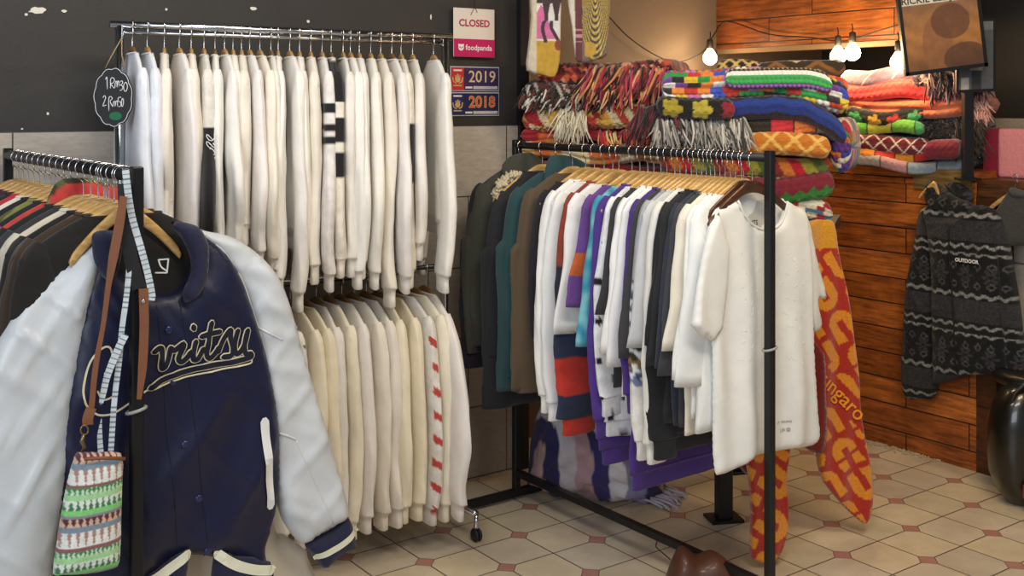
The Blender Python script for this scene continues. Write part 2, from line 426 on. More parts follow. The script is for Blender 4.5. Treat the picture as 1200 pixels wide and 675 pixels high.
def garment(name, label, cat, group, pos, rz, mat, sleeve=.55, hem=-.74, sw=.055, th=.017, hood=False, collar=True, tee=False,
            colf=None, seed=0, cuff=True, flare=0.0, bulge=0.0, cuffmat=None, rot=0.0, fur=None, both=True, bodyw=.25, sleevemat=None, out=.03, drop=0.0, wide=None, nx=.088, amp=.008):
    r = np.random.RandomState(seed+100)
    g = empty(name, pos, rz+rot, label, cat, group)
    ff = fold_fn(seed, amp); e1, e2, e3 = r.uniform(0, 6.28, 3)
    am = attr_mat('patterned_cloth', bump=.15)
    def put(pn, V, Fc, m, par, folds=True, k=1.0, crease=1.0):
        V = np.array(V, float)
        if folds:
            V0 = V.copy()
            V[:, 1] += ff(V[:, 0], V[:, 2])*k
            s_ = np.where(V0[:, 0] >= 0, 1, -1)
            V[:, 0] += s_*crease*.0032*(ridge(V0[:, 1]*95+V0[:, 2]*7*math.sin(e1)+e2)+.7*ridge(V0[:, 2]*19+V0[:, 1]*60+e3)*np.clip((-V0[:, 2]-.3)*3, 0, 1))*np.clip((np.abs(V0[:, 0])-.12)*10, 0, 1)
        if colf is not None and m is None: return mesh(pn, V, Fc, am, par, True, np.array([colf(v, pn) for v in V]))
        return mesh(pn, V, Fc, m or mat, par)
    mm = None if colf is not None else mat
    dz0 = -drop
    ws = [nx+.0*x for x in (1,)]+[max(nx, x)+.0002*k_ for k_, x in enumerate(SHX)]; zs = [float(np.interp(nx, [.088, .12, .145, .17], [-.094, -.110, -.124, -.140]))+.0005]+[float(np.interp(max(nx, x), [.088, .12, .145, .17, .207, .219, .226], [-.094, -.110, -.124, -.140, -.164, -.174, -.186])) for x in SHX]
    for k_ in range(1, len(zs)): zs[k_] = min(zs[k_], zs[k_-1]-.0004)
    zs += [zs[-1]-.02, zs[-1]-.06, zs[-1]-.13]; ws += [.229, .228, .226]
    zl = list(np.linspace(zs[-1]-.05, hem, 16)); ws += list(bodyw-.006+flare*np.linspace(0, 1, 16)+.006*np.sin(np.linspace(0, 5, 16)+seed)); zs += zl
    zs = np.array(zs)+dz0*np.linspace(0, 1, len(zs))
    tt = np.interp(zs, [hem, -.45, -.30, -.18, -.13, -.092], [th*1.2, th*1.15, th*1.05, max(th, .014), .0135, .011])*(1+.12*np.sin(zs*11+seed))
    # densify
    Z2 = np.concatenate([np.linspace(zs[i_], zs[i_+1], max(2, int(abs(zs[i_+1]-zs[i_])/(.016 if colf is None else .006))+1))[:-1] for i_ in range(len(zs)-1)]+[zs[-1:]])
    W2 = np.interp(-Z2, -zs, ws); T2 = np.interp(-Z2, -zs, tt)
    pre = [(.03, zs[0]-.055, .5), (nx*.7, zs[0]-.052, .6), (nx*.92, zs[0]-.03, .72), (nx*.975, zs[0]-.006, .85)]
    Z2 = np.concatenate([[p_[1] for p_ in pre], Z2]); W2 = np.concatenate([[p_[0] for p_ in pre], W2]); T2 = np.concatenate([[p_[2]*T2[0] for p_ in pre], T2])
    C = [(0, 0, z) for z in Z2]
    V, Fc = loft(C, [(1,0,0)]*len(C), W2, T2, 52, 3.0)
    put('body', V, Fc, mm, g)
    if not tee and cuff:
        w = W2[-1]
        V, Fc = loft([(0,0,hem+.012),(0,0,hem-.002),(0,0,hem-.02),(0,0,hem-.05),(0,0,hem-.054)], [(1,0,0)]*5, [w-.003, w-.012, w-.013, w-.015, w-.02], [th*1.15, th*.95, th*.9, th*.9, th*.7], 52, 3.0)
        put('hem_band', V, Fc, cuffmat or mm, g)
    tip = (.222, -.172-drop*.3)
    for s in ((1, -1) if both else (1,)):
        L = sleeve*(1 if s > 0 else r.uniform(.93, 1.03))
        o_ = out-.03; bx = bulge*(1 if s > 0 else .3); zt_ = tip[1]
        if tee:
            zz_ = [zt_+.022, zt_-.02, zt_-.09, zt_-.09-L*.4, zt_-.05-L]; rad = [.020, .036, .052, .070, .088]; ou = [.196, .226, .240+o_*.5, .268+o_, .300+o_]
        else:
            zz_ = [zt_+.022, zt_-.02, zt_-.10, zt_-L*.40, zt_-L*.66, zt_-L*.88, zt_-L]; rad = [.020, .036, .054, .062, sw*1.1+abs(bx)*.3, sw*1.05, sw*.98]; rad = rad if not wide else [.02, .036, .06, .09, .105, .105, .10]; ou = [.196, .226, .244+o_*.5, .262+o_, .270+o_+bx, .262+o_+bx*.3, .256+o_]
        pts = [(o-r2, z) for o, r2, z in zip(ou, rad, zz_)]
        C2 = cr([(x*s, z) for x, z in pts], 9 if colf is None else 20); R2 = np.interp(np.linspace(0, 1, len(C2)), np.linspace(0, 1, len(rad)), rad)
        T = np.gradient(C2, axis=0); T /= np.linalg.norm(T, axis=1)[:, None]
        Mx = np.stack([-T[:, 1], 0*T[:, 0], T[:, 0]], 1)
        C3 = np.stack([C2[:, 0], np.full(len(C2), .004*r.uniform(-1, 1)), C2[:, 1]], 1)
        tt = np.linspace(0, 1, len(C2))
        ry = np.interp(tt, [0, .12, .4, 1], [.013, max(th*1.1, .016), th*1.35, th*(1.0 if tee else 1.3)])
        C3[:, 1] += .006*np.sin(tt*9+seed)*tt
        rx = R2*(1+.05*np.sin(tt*19+seed*2)*tt)
        V, Fc = loft(C3, Mx, rx, ry, 32, 2.5)
        if tee:   # skewed open hem
            V = V.reshape(len(C3), 32, 3); V[-1, :, 2] += -.012*s*np.sign(V[-1, :, 0]-C3[-1, 0]); V = V.reshape(-1, 3)
        sl = put('sleeve', V, Fc, sleevemat or mm, g, True, .6)
        if cuff and not tee:
            e = C3[-1]; d = np.array([T[-1, 0], 0, T[-1, 1]]); m_ = Mx[-1]
            cc = [e-d*.010, e+d*.002, e+d*.010, e+d*.03, e+d*.062, e+d*.066]
            V, Fc = loft(cc, [m_]*6, [sw*.80, sw*.84, sw*.76, sw*.74, sw*.76, sw*.66], [th*1.0, th*1.15, th*.95, th*.92, th*.95, th*.7], 32, 2.5)
            put('cuff', V, Fc, cuffmat or mm, sl, True, .6, .6)
        elif tee:
            e = C3[-1]; d = np.array([T[-1, 0], 0, T[-1, 1]])
    if collar and not hood:
        P = [((nx+.002)*math.cos(a), .011*math.sin(a), zs[0]-.001-.006*(math.sin(a) > 0)*abs(math.sin(a))) for a in np.linspace(0, 2*math.pi, 29)]
        V, Fc = sweep_vf(P, .0042, 8, False); put('collar', V, Fc, mm, g, False)
    if hood:
        zc = -.105 if hood == 'front' else -.13
        C = [(0, -.012, zc+.075), (0, -.02, zc+.06), (0, -.026, zc+.03), (0, -.03, zc-.01), (0, -.032, zc-.06), (0, -.03, zc-.11), (0, -.026, zc-.14), (0, -.022, zc-.15)]
        C = [(c[0]-.01+.02*math.sin(i+seed), -c[1] if hood == 'front' else c[1], c[2]) for i, c in enumerate(C)]
        V, Fc = loft(cr(C, 4), [(1,0,0)]*29, np.interp(np.linspace(0, 7, 29), range(8), [.03, .07, .105, .12, .115, .09, .055, .02]), np.interp(np.linspace(0, 7, 29), range(8), [.01, .018, .023, .025, .024, .02, .014, .006]), 32, 2.2)
        hd = put('hood', V, Fc, mm, g, False)
        if fur is not None:
            mb = MB(); fr = np.random.RandomState(seed)
            for a in np.linspace(0, 2*math.pi, 44):
                c0 = np.array([.10+.058*math.cos(a), .052+.01*math.sin(a), -.165+.045*math.sin(a)-.02*math.cos(a)])
                for _ in range(12):
                    d = fr.normal(0, 1, 3); d /= np.linalg.norm(d)
                    P = [c0+d*.004, c0+d*.013+fr.normal(0, .003, 3), c0+d*.022+fr.normal(0, .005, 3)]
                    V, Fc = sweep_vf(P, [.008, .007, .003], 5); mb.add(V, Fc)
            tag(mb.build('fur_trim', fur, hd), 'pale fluffy fur trim')
    return g

ORD = ['first','second','third','fourth','fifth','sixth','seventh','eighth','ninth','tenth','eleventh','twelfth','thirteenth','fourteenth','fifteenth','sixteenth','seventeenth','eighteenth','nineteenth','twentieth','twenty-first','twenty-second','twenty-third','twenty-fourth','twenty-fifth','twenty-sixth','twenty-seventh','twenty-eighth','twenty-ninth','thirtieth','thirty-first','thirty-second','thirty-third','thirty-fourth']

# ------------------------------------------------------------------ racks
def caster(par, p):
    mb = MB(); p = np.asarray(p, float)
    c = empty('x', (0,0,0)); COL.objects.unlink(c); bpy.data.objects.remove(c)
    d = np.array([Wd[0], Wd[1], 0])
    cen = p+[0, 0, .025]
    for s in (-1, 1):
        ring = [cen+d*s*w_ for w_ in (.004, .012)]
        V, Fc = sweep_vf([ring[0], ring[0]+(ring[1]-ring[0])*.5, ring[1]], [.023, .025, .022], 18); mb.add(V, Fc)
    w = mb.build('caster_wheel', plain('black_rubber', '#191919', .6), par)
    V, Fc = sweep_vf([p+[0, 0, .10], p+[0, 0, .07], p+[0, 0, .055], p+[0, 0, .045]], [.007, .008, .011, .009], 10)
    mesh('caster_fork', V, Fc, M_CHROME, w)

# wall rack (chrome, two tiers)
WR0 = np.array([-1.26, 3.533]); WR1 = np.array([-.257, 4.2]); WRd = (WR1-WR0)/np.linalg.norm(WR1-WR0)
wr = empty('garment_rack', (0, 0, 0), 0, 'chrome two-tier garment rack on casters standing against the dark wall', 'clothes rack')
for nm, z, ex in (('upper_rail', 1.856, .03), ('lower_rail', .985, .0)):
    p = np.array([*(WR0-WRd*ex), z]); q = np.array([*(WR1+WRd*ex), z]); V, Fc = sweep_vf([p, (p+q)/2, q], .0125 if z > 1.5 else .010, 14)
    mesh(nm, V, Fc, M_CHROME, wr)
V, Fc = sweep_vf([(*(WR0), 1.832), (*(WR1), 1.832)], .007, 10); mesh('guide_rod', V, Fc, M_CHROME, wr)
for P in (WR0, WR1):
    V, Fc = sweep_vf([(*P, .10), (*P, 1.0), (*P, 1.852)], .014, 14); po = mesh('post', V, Fc, M_CHROME, wr)
    p = np.array([*(P-Nd*.215), .10]); q = np.array([*(P+Nd*.22), .10]); V, Fc = sweep_vf([p, q], .013, 12); mesh('foot_bar', V, Fc, M_CHROME, wr)
    for e in (p, q): caster(wr, (e[0], e[1], 0))
p = np.array([*WR0, .16]); q = np.array([*WR1, .16]); V, Fc = sweep_vf([p, q], .011, 12); mesh('lower_rail', V, Fc, M_CHROME, wr)

def steel_rack(near, far, z, label, r=.0145, loops=False, barz=.11):
    near = np.asarray(near); far = np.asarray(far); d = (far-near)/np.linalg.norm(far-near); w = np.array([-d[1], d[0]])
    rk = empty('garment_rack', (near[0], near[1], 0), 0, label, 'clothes rack')
    rel = lambda p, zz: np.array([p[0]-near[0], p[1]-near[1], zz])
    V, Fc = bar_vf(rel(near, z), rel(far, z), .011, .0125) if False else sweep_vf([rel(near, z), rel((near+far)/2, z), rel(far, z)], r*.95, 14)
    mesh('rail', V, Fc, M_BLACK, rk)
    for P in (near, far):
        V, Fc = box_vf((-.0135, -.0135, .02), (.0135, .0135, z+.022), .003); o = mesh('post', V, Fc, M_BLACK, rk, False)
        o.location = rel(P, 0); o.rotation_euler = (0, 0, WANG)
        V, Fc = bar_vf(rel(P-w*.25, .028), rel(P+w*.25, .028), .014, .014); mesh('foot_bar', V, Fc, M_BLACK, rk, False)
    V, Fc = bar_vf(rel(near, barz), rel(far, barz), .012, .012); mesh('lower_bar', V, Fc, M_BLACK, rk, False)
    return rk
CN = np.array([.796, 3.40]); CF = np.array([.017, 4.458]); CZ = 1.434
rk = steel_rack(CN, CF, CZ, 'black steel garment rack in the middle of the shop floor')
LN = np.array([-.853, 2.50]); Ld = np.array([-.593, .805]); LF = LN+Ld*1.3; LZ = 1.436
rkL = steel_rack(LN, LF, LZ, 'black steel garment rack at the left edge behind the varsity jacket', .0165)
# wire tie round the posts
for (par, z) in ((rk, .845), (rkL, .905)):
    V, Fc = sweep_vf([(.021*math.cos(a), .021*math.sin(a), z+.006*math.cos(a)) for a in np.linspace(0, 6.283, 20)], .004, 6, False)
    tag(mesh('tie', V, Fc, plain('grey_tie', '#9b9b98', .6), par), 'grey tie round the post')

# ------------------------------------------------------------------ wall rack, upper tier
white = ['#efece6', '#f1ede4', '#ece5d8', '#eee9e6', '#f0e9da', '#e9e4dc', '#f2efe9']
hk = [155,172.5,192.5,210,224,239,252,263,273,283,292.5,304.5,317.5,326,339.5,351,364,377.5,388,402,410.5,421,434.5,446,459,470,483.5,508]
bot = [330,330,330,330,330,330,300,300,325,285,310,318,335,345,362,330,330,338,322,322,335,322,335,358,340,335,300,340]
def rail_at(px, P0, d):
    # point on rail seen at px (top view)
    k = (px-600)/F; s = (k*P0[1]-P0[0])/(d[0]-k*d[1]); return P0+d*s
special = {5: 'panel', 17: 'stripe1', 18: 'stripe', 25: 'block'}
for i, (px, yb) in enumerate(zip(hk, bot)):
    P = rail_at(px, WR0, WRd)
    to = -P/np.linalg.norm(P); base = -Nd
    mixw = .86-.12*(i/27)**2; v = base*(1-mixw)+to*mixw; v /= np.linalg.norm(v)
    rz = math.atan2(v[1], v[0])+.06*np.random.RandomState(i).randn()
    Yn = P[1]-.24; zb = H-(yb-HZ)/F*Yn; L = 1.856-zb-.168-.055
    o = ORD[i]
    hanger((P[0], P[1], 1.856), rz, 'pale wooden hanger on the chrome top rail, %s from the left' % o, 'hangers on the chrome top rail', M_HW if i % 6 else M_HB, .0165)
    lab = 'white long-sleeved sweatshirt on the chrome top rail, %s from the left' % o
    colf = None; c = white[i % 7]
    if i < 2: c = '#e6eaf2'  # bluish shadow tint painted into the two leftmost whites
    W_ = np.array(lin(c)); K_ = np.array(lin('#17171a'))
    sp = special.get(i)
    zz = lambda py, Y: (H-(py-HZ)/F*Y)-1.856
    if sp == 'panel':
        z0 = zz(150, Yn); colf = lambda v, pn, z0=z0, W_=W_: K_ if v[2] < z0 and pn != 'x' else W_
        lab = 'white sweatshirt with a black lower panel bearing a white emblem, on the chrome top rail'
    elif sp in ('stripe', 'stripe1'):
        if sp == 'stripe': segs = [zz(t, Yn) for t in (70, 120, 138, 168, 178, 207)]
        else: segs = [zz(t, Yn) for t in (121, 132, 145, 153, 160, 170)]
        def colf(v, pn, sg=segs, W_=W_):
            z = v[2]; dz = 0
            for a, b in ((0, 1), (2, 3), (4, 5)):
                if sg[b] < z+dz < sg[a]: return K_
            return W_
        lab = 'white sweatshirt with broad black bands across the sleeve, on the chrome top rail' if sp == 'stripe' else 'white sweatshirt with short black bars on the sleeve, beside the black-banded one'
    elif sp == 'block':
        a_, b_ = zz(145, Yn), zz(215, Yn)
        colf = lambda v, pn, a_=a_, b_=b_, W_=W_: K_ if b_ < v[2] < a_ else W_
        lab = 'white sweatshirt with one black block on the sleeve, near right end of chrome top rail'
    rs = np.random.RandomState(i)
    g = garment('sweatshirt', lab, 'sweatshirt', 'white sweatshirts on the chrome top rail', (P[0], P[1], 1.856), rz, cloth(c), sleeve=L, hem=-.66-.06*rs.rand(), th=.0155+.002*rs.rand(),
            colf=colf, seed=i, bulge=.03*rs.randn(), out=.02+.015*rs.rand(), sw=.056+.012*rs.rand(), bodyw=.225)
    if sp == 'panel':
        # white embroidered emblem on the near edge of the black panel
        mb = MB()
        for k in range(9):
            zc = z0-.03-.022*k; a0 = rs.uniform(0, 3)
            Pp = [(.262+.001*math.sin(t), .013*math.sin(t*1.3+a0), zc+.010*math.cos(t*1.9+k)) for t in np.linspace(0, 4.5, 12)]
            V, Fc = sweep_vf(Pp, .0016, 5); mb.add(V, Fc)
        mb.build('emblem', plain('white_thread', '#e8e8e8', .8), g)

# lower tier
n2 = 14
for i in range(n2):
    s = .40+.53*i/(n2-1); P = WR0+(WR1-WR0)*s; o = ORD[i]
    rs = np.random.RandomState(50+i)
    rz = math.atan2(-Nd[1], -Nd[0])+.05*rs.randn()
    hanger((P[0], P[1], .985), rz, 'brown wooden hanger on the lower chrome rail, %s from the left' % o, 'hangers on the lower chrome rail', M_HB, .0165)
    c = ['#e9e2d4', '#eae3da', '#efe6cf', '#ece2c8', '#e8e4de', '#eee6d2', '#ece7e2'][i % 7]
    lab = 'off-white long-sleeved shirt on the lower chrome rail, %s from the left' % o
    colf = None; W_ = np.array(lin(c)); R_ = np.array(lin('#c2453d')); G_ = np.array(lin('#6d7076'))
    if i == 11:
        def colf(v, pn, W_=W_):
            if v[0] > .14 and v[1] > -.03:
                k = (v[2]+.17)/.085; f = k-math.floor(k)
                if .08+.9*abs(v[1])*10*.1 < f+v[1]*9 < .42 and k < 0 and abs(v[1]) < .014: return R_
                if -.62 < v[2] < -.22 and pn != 'sleeve' and math.sin(v[2]*160)*math.sin(v[0]*190+1) > .35: return G_
            return W_
        lab = 'off-white long-sleeved shirt with red flag prints down the sleeve, on the lower rail'
    if i == 1:
        def colf(v, pn, W_=W_):
            if pn == 'body' and v[2] > -.28 and v[0] > .05 and math.sin(v[0]*120+v[2]*60)*math.sin(v[2]*140) > .3: return np.array(lin('#333338'))
            return W_
        lab = 'off-white shirt with a dark printed shoulder, on the lower chrome rail'
    last = i == n2-1
    garment('long_sleeved_shirt', lab, 'shirt', 'off-white shirts on the lower chrome rail', (P[0], P[1], .985), rz, cloth(c), sleeve=.60+.05*rs.rand()+(.02 if last else 0), hem=-.62-.05*rs.rand(), th=.0175,
            colf=colf, seed=60+i, bulge=.015*rs.randn(), out=.03+(.07 if last else 0), sw=.058, bodyw=.24)

# ------------------------------------------------------------------ centre rack
CD = (CF-CN)/np.linalg.norm(CF-CN); CL = np.linalg.norm(CF-CN); RZ = math.atan2(-Wd[1], -Wd[0])
def C3(*h): return [np.array(lin(x)) for x in h]
def bands(spec, default):
    """spec: [(ztop,zbot,hex)...] for body & sleeve by local z"""
    sp = [(a, b, np.array(lin(h))) for a, b, h in spec]; d = np.array(lin(default))
    def f(v, pn):
        for a, b, c in sp:
            if b < v[2] <= a: return c
        return d
    return f
def tiedye(c1, c2, k=30):
    A, B = np.array(lin(c1)), np.array(lin(c2))
    def f(v, pn):
        t = .5+.5*math.sin(v[0]*k+3*math.sin(v[2]*k*.9)+2*math.sin(v[2]*k*.37+v[0]*50)); return A*(1-t)+B*t
    return f
def waveprint(v, pn):
    A, B, Cc, D = C3('#e6e8ee', '#6f7fa3', '#3f4a66', '#8a6a3a')
    if v[2] > -.40 : return np.array(lin('#a9adb5'))
    if v[2] < -.74: return np.array(lin('#eceae6'))
    t = math.sin(v[0]*110+4*math.sin(v[2]*46)); u = math.sin(v[2]*130+3*math.sin(v[0]*60))
    if -.60 > v[2] > -.68: return D if t*u > .1 else np.array(lin('#2d2a22')) if t > 0 else A
    return A if t > .25 else (B if u > -.3 else Cc)
rug = bands([(-.18, -.40, '#8f3a2c'), (-.40, -.56, '#1f2733'), (-.56, -.60, '#b03a2e'), (-.60, -.72, '#232c49'), (-.72, -.85, '#c23325'), (-.85, -.94, '#232c49'), (-.94, -1.2, '#c23325')], '#8f3a2c')
spec = [
 # kind, colour, opts
 dict(k='coat', c='#1b1a28', L=.62, hem=-.86, lab='long black-navy coat at the far end of the centre rack', nm='coat', cat='coat', th=.032),
 dict(k='coat', c='#3f4138', L=.60, hem=-.80, hood='front', fur=True, lab='olive green parka with a pale fur-trimmed hood on the centre rack', nm='parka', cat='coat', th=.036),
 dict(k='coat', c='#23252a', L=.60, hem=-.92, drop=.07, lab='black hooded coat beside the olive parka', nm='coat', cat='coat', th=.022),
 dict(k='coat', c='#24464a', L=.68, hem=-.90, hood='front', lab='dark teal hooded jacket on the centre rack', nm='hooded_jacket', cat='jacket', th=.034),
 dict(k='coat', c='#5a4a38', L=.72, hem=-.88, lab='brown jacket hanging right of the teal hooded jacket', nm='jacket', cat='jacket', th=.026),
 dict(k='long', c='#1d1b24', L=.50, hem=-.74, lab='black and purple long-sleeved top right of the brown jacket', nm='long_sleeved_shirt', cat='shirt'),
 dict(k='long', c='#f0f0ee', L=.70, hem=-.72, lab='white long-sleeved shirt nearest the brown jacket on the centre rack', nm='long_sleeved_shirt', cat='shirt', th=.022),
 dict(k='long', c='#eceef0', L=.72, hem=-.80, lab='white long-sleeved shirt tucked behind the red and navy striped one', nm='long_sleeved_shirt', cat='shirt', th=.018),
 dict(k='long', c='#c23325', L=.76, hem=-.86, colf=rug, lab='rugby shirt with wide red and navy stripes on the centre rack', nm='rugby_shirt', cat='shirt', th=.022, wide=1),
 dict(k='tee', c='#eff0f0', L=.40, hem=-.55, bw=.17, lab='white short-sleeved t-shirt just right of the striped rugby shirt', nm='t_shirt', cat='t-shirt', th=.018),
 dict(k='tee', c='#6a3c86', L=.30, hem=-.55, bw=.17, colf=bands([(-.34, -.42, '#c9622e')], '#6a4490'), lab='purple t-shirt with an orange sleeve edge on the centre rack', nm='t_shirt', cat='t-shirt'),
 dict(k='tee', c='#3aa0b8', L=.42, hem=-1.0, bw=.19, colf=tiedye('#2f8fb0', '#7fc4d0'), lab='turquoise tie-dyed t-shirt on the centre rack', nm='t_shirt', cat='t-shirt', th=.02),
 dict(k='long', c='#4b2f86', L=.72, hem=-1.0, lab='purple long-sleeved shirt left of the white t-shirts', nm='long_sleeved_shirt', cat='shirt', th=.018),
 dict(k='long', c='#eceef2', L=.64, hem=-.90, colf=None, lab='white long-sleeved shirt with black prints, half hidden by tie-dyed t-shirt', nm='long_sleeved_shirt', cat='shirt', th=.018, spots=1),
 dict(k='tee', c='#35343a', L=.30, hem=-.78, lab='dark grey t-shirt behind the pair of white t-shirts', nm='t_shirt', cat='t-shirt'),
 dict(k='tee', c='#f1f1ef', L=.42, hem=-.80, lab='white t-shirt, left one of the pair in mid rack', nm='t_shirt', cat='t-shirt', th=.02),
 dict(k='tee', c='#eeeef0', L=.46, hem=-.82, lab='white t-shirt, right one of the pair in mid rack', nm='t_shirt', cat='t-shirt', th=.02),
 dict(k='long', c='#472c80', L=.60, hem=-1.04, lab='long purple top reaching lowest on the centre rack', nm='tunic', cat='shirt', th=.018),
 dict(k='tee', c='#3a3a3e', L=.42, hem=-.76, lab='charcoal t-shirt right of the mid-rack white pair', nm='t_shirt', cat='t-shirt', th=.018),
 dict(k='long', c='#dfe2e8', L=.74, hem=-.84, colf=waveprint, lab='grey long-sleeved shirt with a wave print down the sleeve', nm='long_sleeved_shirt', cat='shirt', th=.02),
 dict(k='tee', c='#c9cbcd', L=.38, hem=-.82, lab='light grey t-shirt right of the wave-printed shirt', nm='t_shirt', cat='t-shirt', th=.018),
 dict(k='long', c='#e6e4de', L=.74, hem=-.84, lab='white long-sleeved shirt between the light grey and black t-shirts', nm='long_sleeved_shirt', cat='shirt', th=.018),
 dict(k='tee', c='#1c1c1f', L=.36, hem=-.80, lab='black t-shirt, left of the two black ones', nm='t_shirt', cat='t-shirt', th=.018),
 dict(k='tee', c='#222327', L=.42, hem=-.84, lab='black t-shirt, right of the two black ones', nm='t_shirt', cat='t-shirt', th=.018),
 dict(k='long', c='#17181c', L=.72, hem=-.88, lab='black long-sleeved shirt reaching lower than its neighbours', nm='long_sleeved_shirt', cat='shirt', th=.018),
 dict(k='tee', c='#2b3040', L=.42, hem=-.84, lab='navy t-shirt right of the black clothes', nm='t_shirt', cat='t-shirt', th=.018),
 dict(k='tee', c='#3b3d42', L=.44, hem=-.84, lab='slate grey t-shirt next to the white front t-shirts', nm='t_shirt', cat='t-shirt', th=.018),
 dict(k='tee', c='#e9e2d2', L=.36, hem=-.86, lab='cream t-shirt partly hidden by the front white t-shirts', nm='t_shirt', cat='t-shirt', th=.018),
 dict(k='tee', c='#f0f0ec', L=.44, hem=-.80, lab='white t-shirt third from the near end of the centre rack', nm='t_shirt', cat='t-shirt', th=.019),
 dict(k='tee', c='#edefee', L=.46, hem=-.84, lab='white t-shirt second from the near end of the centre rack', nm='t_shirt', cat='t-shirt', th=.019),
]
FUR = cloth('#cfc3a6', bump=.6, name='fur')
ns = len(spec)
LPX = [528, 546, 570, 588, 604, 619, 629, 640, 650, 657, 672, 681, 690, 697, 705, 712, 721, 727, 734, 740, 746, 752, 757, 762, 767, 773, 779, 785, 791, 798]
def t_for(px):
    k = (px-600)/F; q0 = CF-Wd*.268; return float((k*q0[1]-q0[0])/((-CD[0])+k*CD[1]))
for i, s in enumerate(spec):
    t = t_for(LPX[i])
    t = max(t, .035)
    t = min(t, CL-.105-.018*(ns-1-i)) if i > ns-6 else t
    P = CF-CD*t; rs = np.random.RandomState(200+i); RR = RZ+.045*rs.randn()
    hanger((P[0], P[1], CZ), RR, 'pale wooden hanger on the centre rack, %s from the far end' % ORD[i], 'hangers on the centre rack', M_HW, .0185)
    colf = s.get('colf'); th = s.get('th', .013)*(.8 if s['k'] != 'coat' else .9); k = s['k']
    if s.get('spots'):
        colf = lambda v, pn: np.array(lin('#15161a')) if (math.sin(v[0]*60+2)*math.sin(v[2]*48) > .78) else np.array(lin('#eceef2'))
    garment(s['nm'], s['lab'], s['cat'], 'clothes on the centre rack', (P[0], P[1], CZ), RR, cloth(s['c'], bump=.35 if k == 'coat' else .25), sleeve=s['L'], hem=s['hem'], th=th,
            tee=k == 'tee', hood=s.get('hood', False), fur=FUR if s.get('fur') else None, colf=colf, seed=200+i, drop=s.get('drop', 0), out=.03 if k != 'tee' else .025, amp=.011 if k == 'coat' else .0095, nx=.088 if k == 'coat' else .118+.02*rs.rand(), sw=.075 if k == 'coat' else (.098 if s.get('wide') else .055), bodyw=s.get('bw', .218 if k == 'tee' else .235) if k != 'coat' else .285, cuff=k != 'coat', wide=s.get('wide'))

# ------------------------------------------------------------------ left rack, clothes behind the jacket
LS = [('#1a1a1c','t_shirt','shirt','black'),('#b02a35','sweatshirt','sweatshirt','red'),('#2a2a2e','jacket','jacket','dark grey'),('#3d2630','shirt','shirt','maroon'),('#202024','jacket','jacket','black'),
      ('#b5293a','sweatshirt','sweatshirt','crimson'),('#d8d2c4','shirt','shirt','cream'),('#1c1d22','jacket','jacket','black'),('#4a4a2c','jacket','jacket','camouflage green'),('#1e2024','sweater','sweater','black ribbed'),
      ('#c23b36','hooded_sweatshirt','sweatshirt','coral red'),('#17191d','sweater','sweater','black knitted'),('#2e2f31','jacket','jacket','charcoal'),('#c9c2b0','shirt','shirt','cream'),('#131214','jacket','jacket','black'),
      ('#3b2c20','jacket','jacket','dark brown'),('#15120f','corduroy_jacket','jacket','black-brown corduroy')]
nl = len(LS); NEARB = Nd@LN
for i, (c, nm, cat, cn) in enumerate(LS):
    t = 1.16-(1.16-.10)*i/(nl-1); P = LN+Ld*t; rs = np.random.RandomState(300+i)
    o = ORD[nl-1-i]
    RR = RZ+.04*rs.randn()
    hanger((P[0], P[1], LZ), RR, 'pale wooden hanger on the left rack, %s behind the varsity jacket' % o, 'hangers on the left rack', M_HW, .0195)
    hd = 'front' if nm == 'hooded_sweatshirt' else False
    colf = None
    if cn == 'camouflage green' or hd:
        base = c
        def colf(v, pn, base=base, hd=hd):
            t_ = math.sin(v[0]*70+math.sin(v[2]*50)*2)+math.sin(v[2]*64+v[0]*20)
            if hd and pn != 'hood': return np.array(lin(base))
            if hd and v[1] > .035: return np.array(lin(base))
            return np.array(lin('#2f3320' if t_ < -.4 else ('#7d8240' if t_ > .5 else '#55592e')))
    garment(nm, '%s %s on the left rack, %s behind the varsity jacket' % (cn, cat, o), cat, 'clothes on the left rack', (P[0], P[1], LZ), RR, cloth(c, bump=.6 if 'knit' in cn or 'rib' in cn or 'cord' in cn else .3), sleeve=.60,
            hem=-.72, th=.020 if cat != 'jacket' else .024, hood=hd, colf=colf, seed=300+i, sw=.06, bodyw=.26)
P = LN+Ld*.075
hh_ = hanger((P[0], P[1], LZ), RZ, 'pale wooden hanger inside the varsity jacket', 'hangers on the left rack', M_HW, .0195); hh_.scale = (.58, 1, 1)
for t_, j in ((.118, 0), (.21, 1), (.25, 2)):
    P = LN+Ld*t_
    hanger((P[0], P[1], LZ), RZ+.02, ['empty pale hanger on the left rack, nearest to the varsity jacket','empty pale hanger among the left rack jackets, nearer one','empty pale hanger among the left rack jackets, farther one'][j], 'hangers on the left rack', M_HW, .0195)

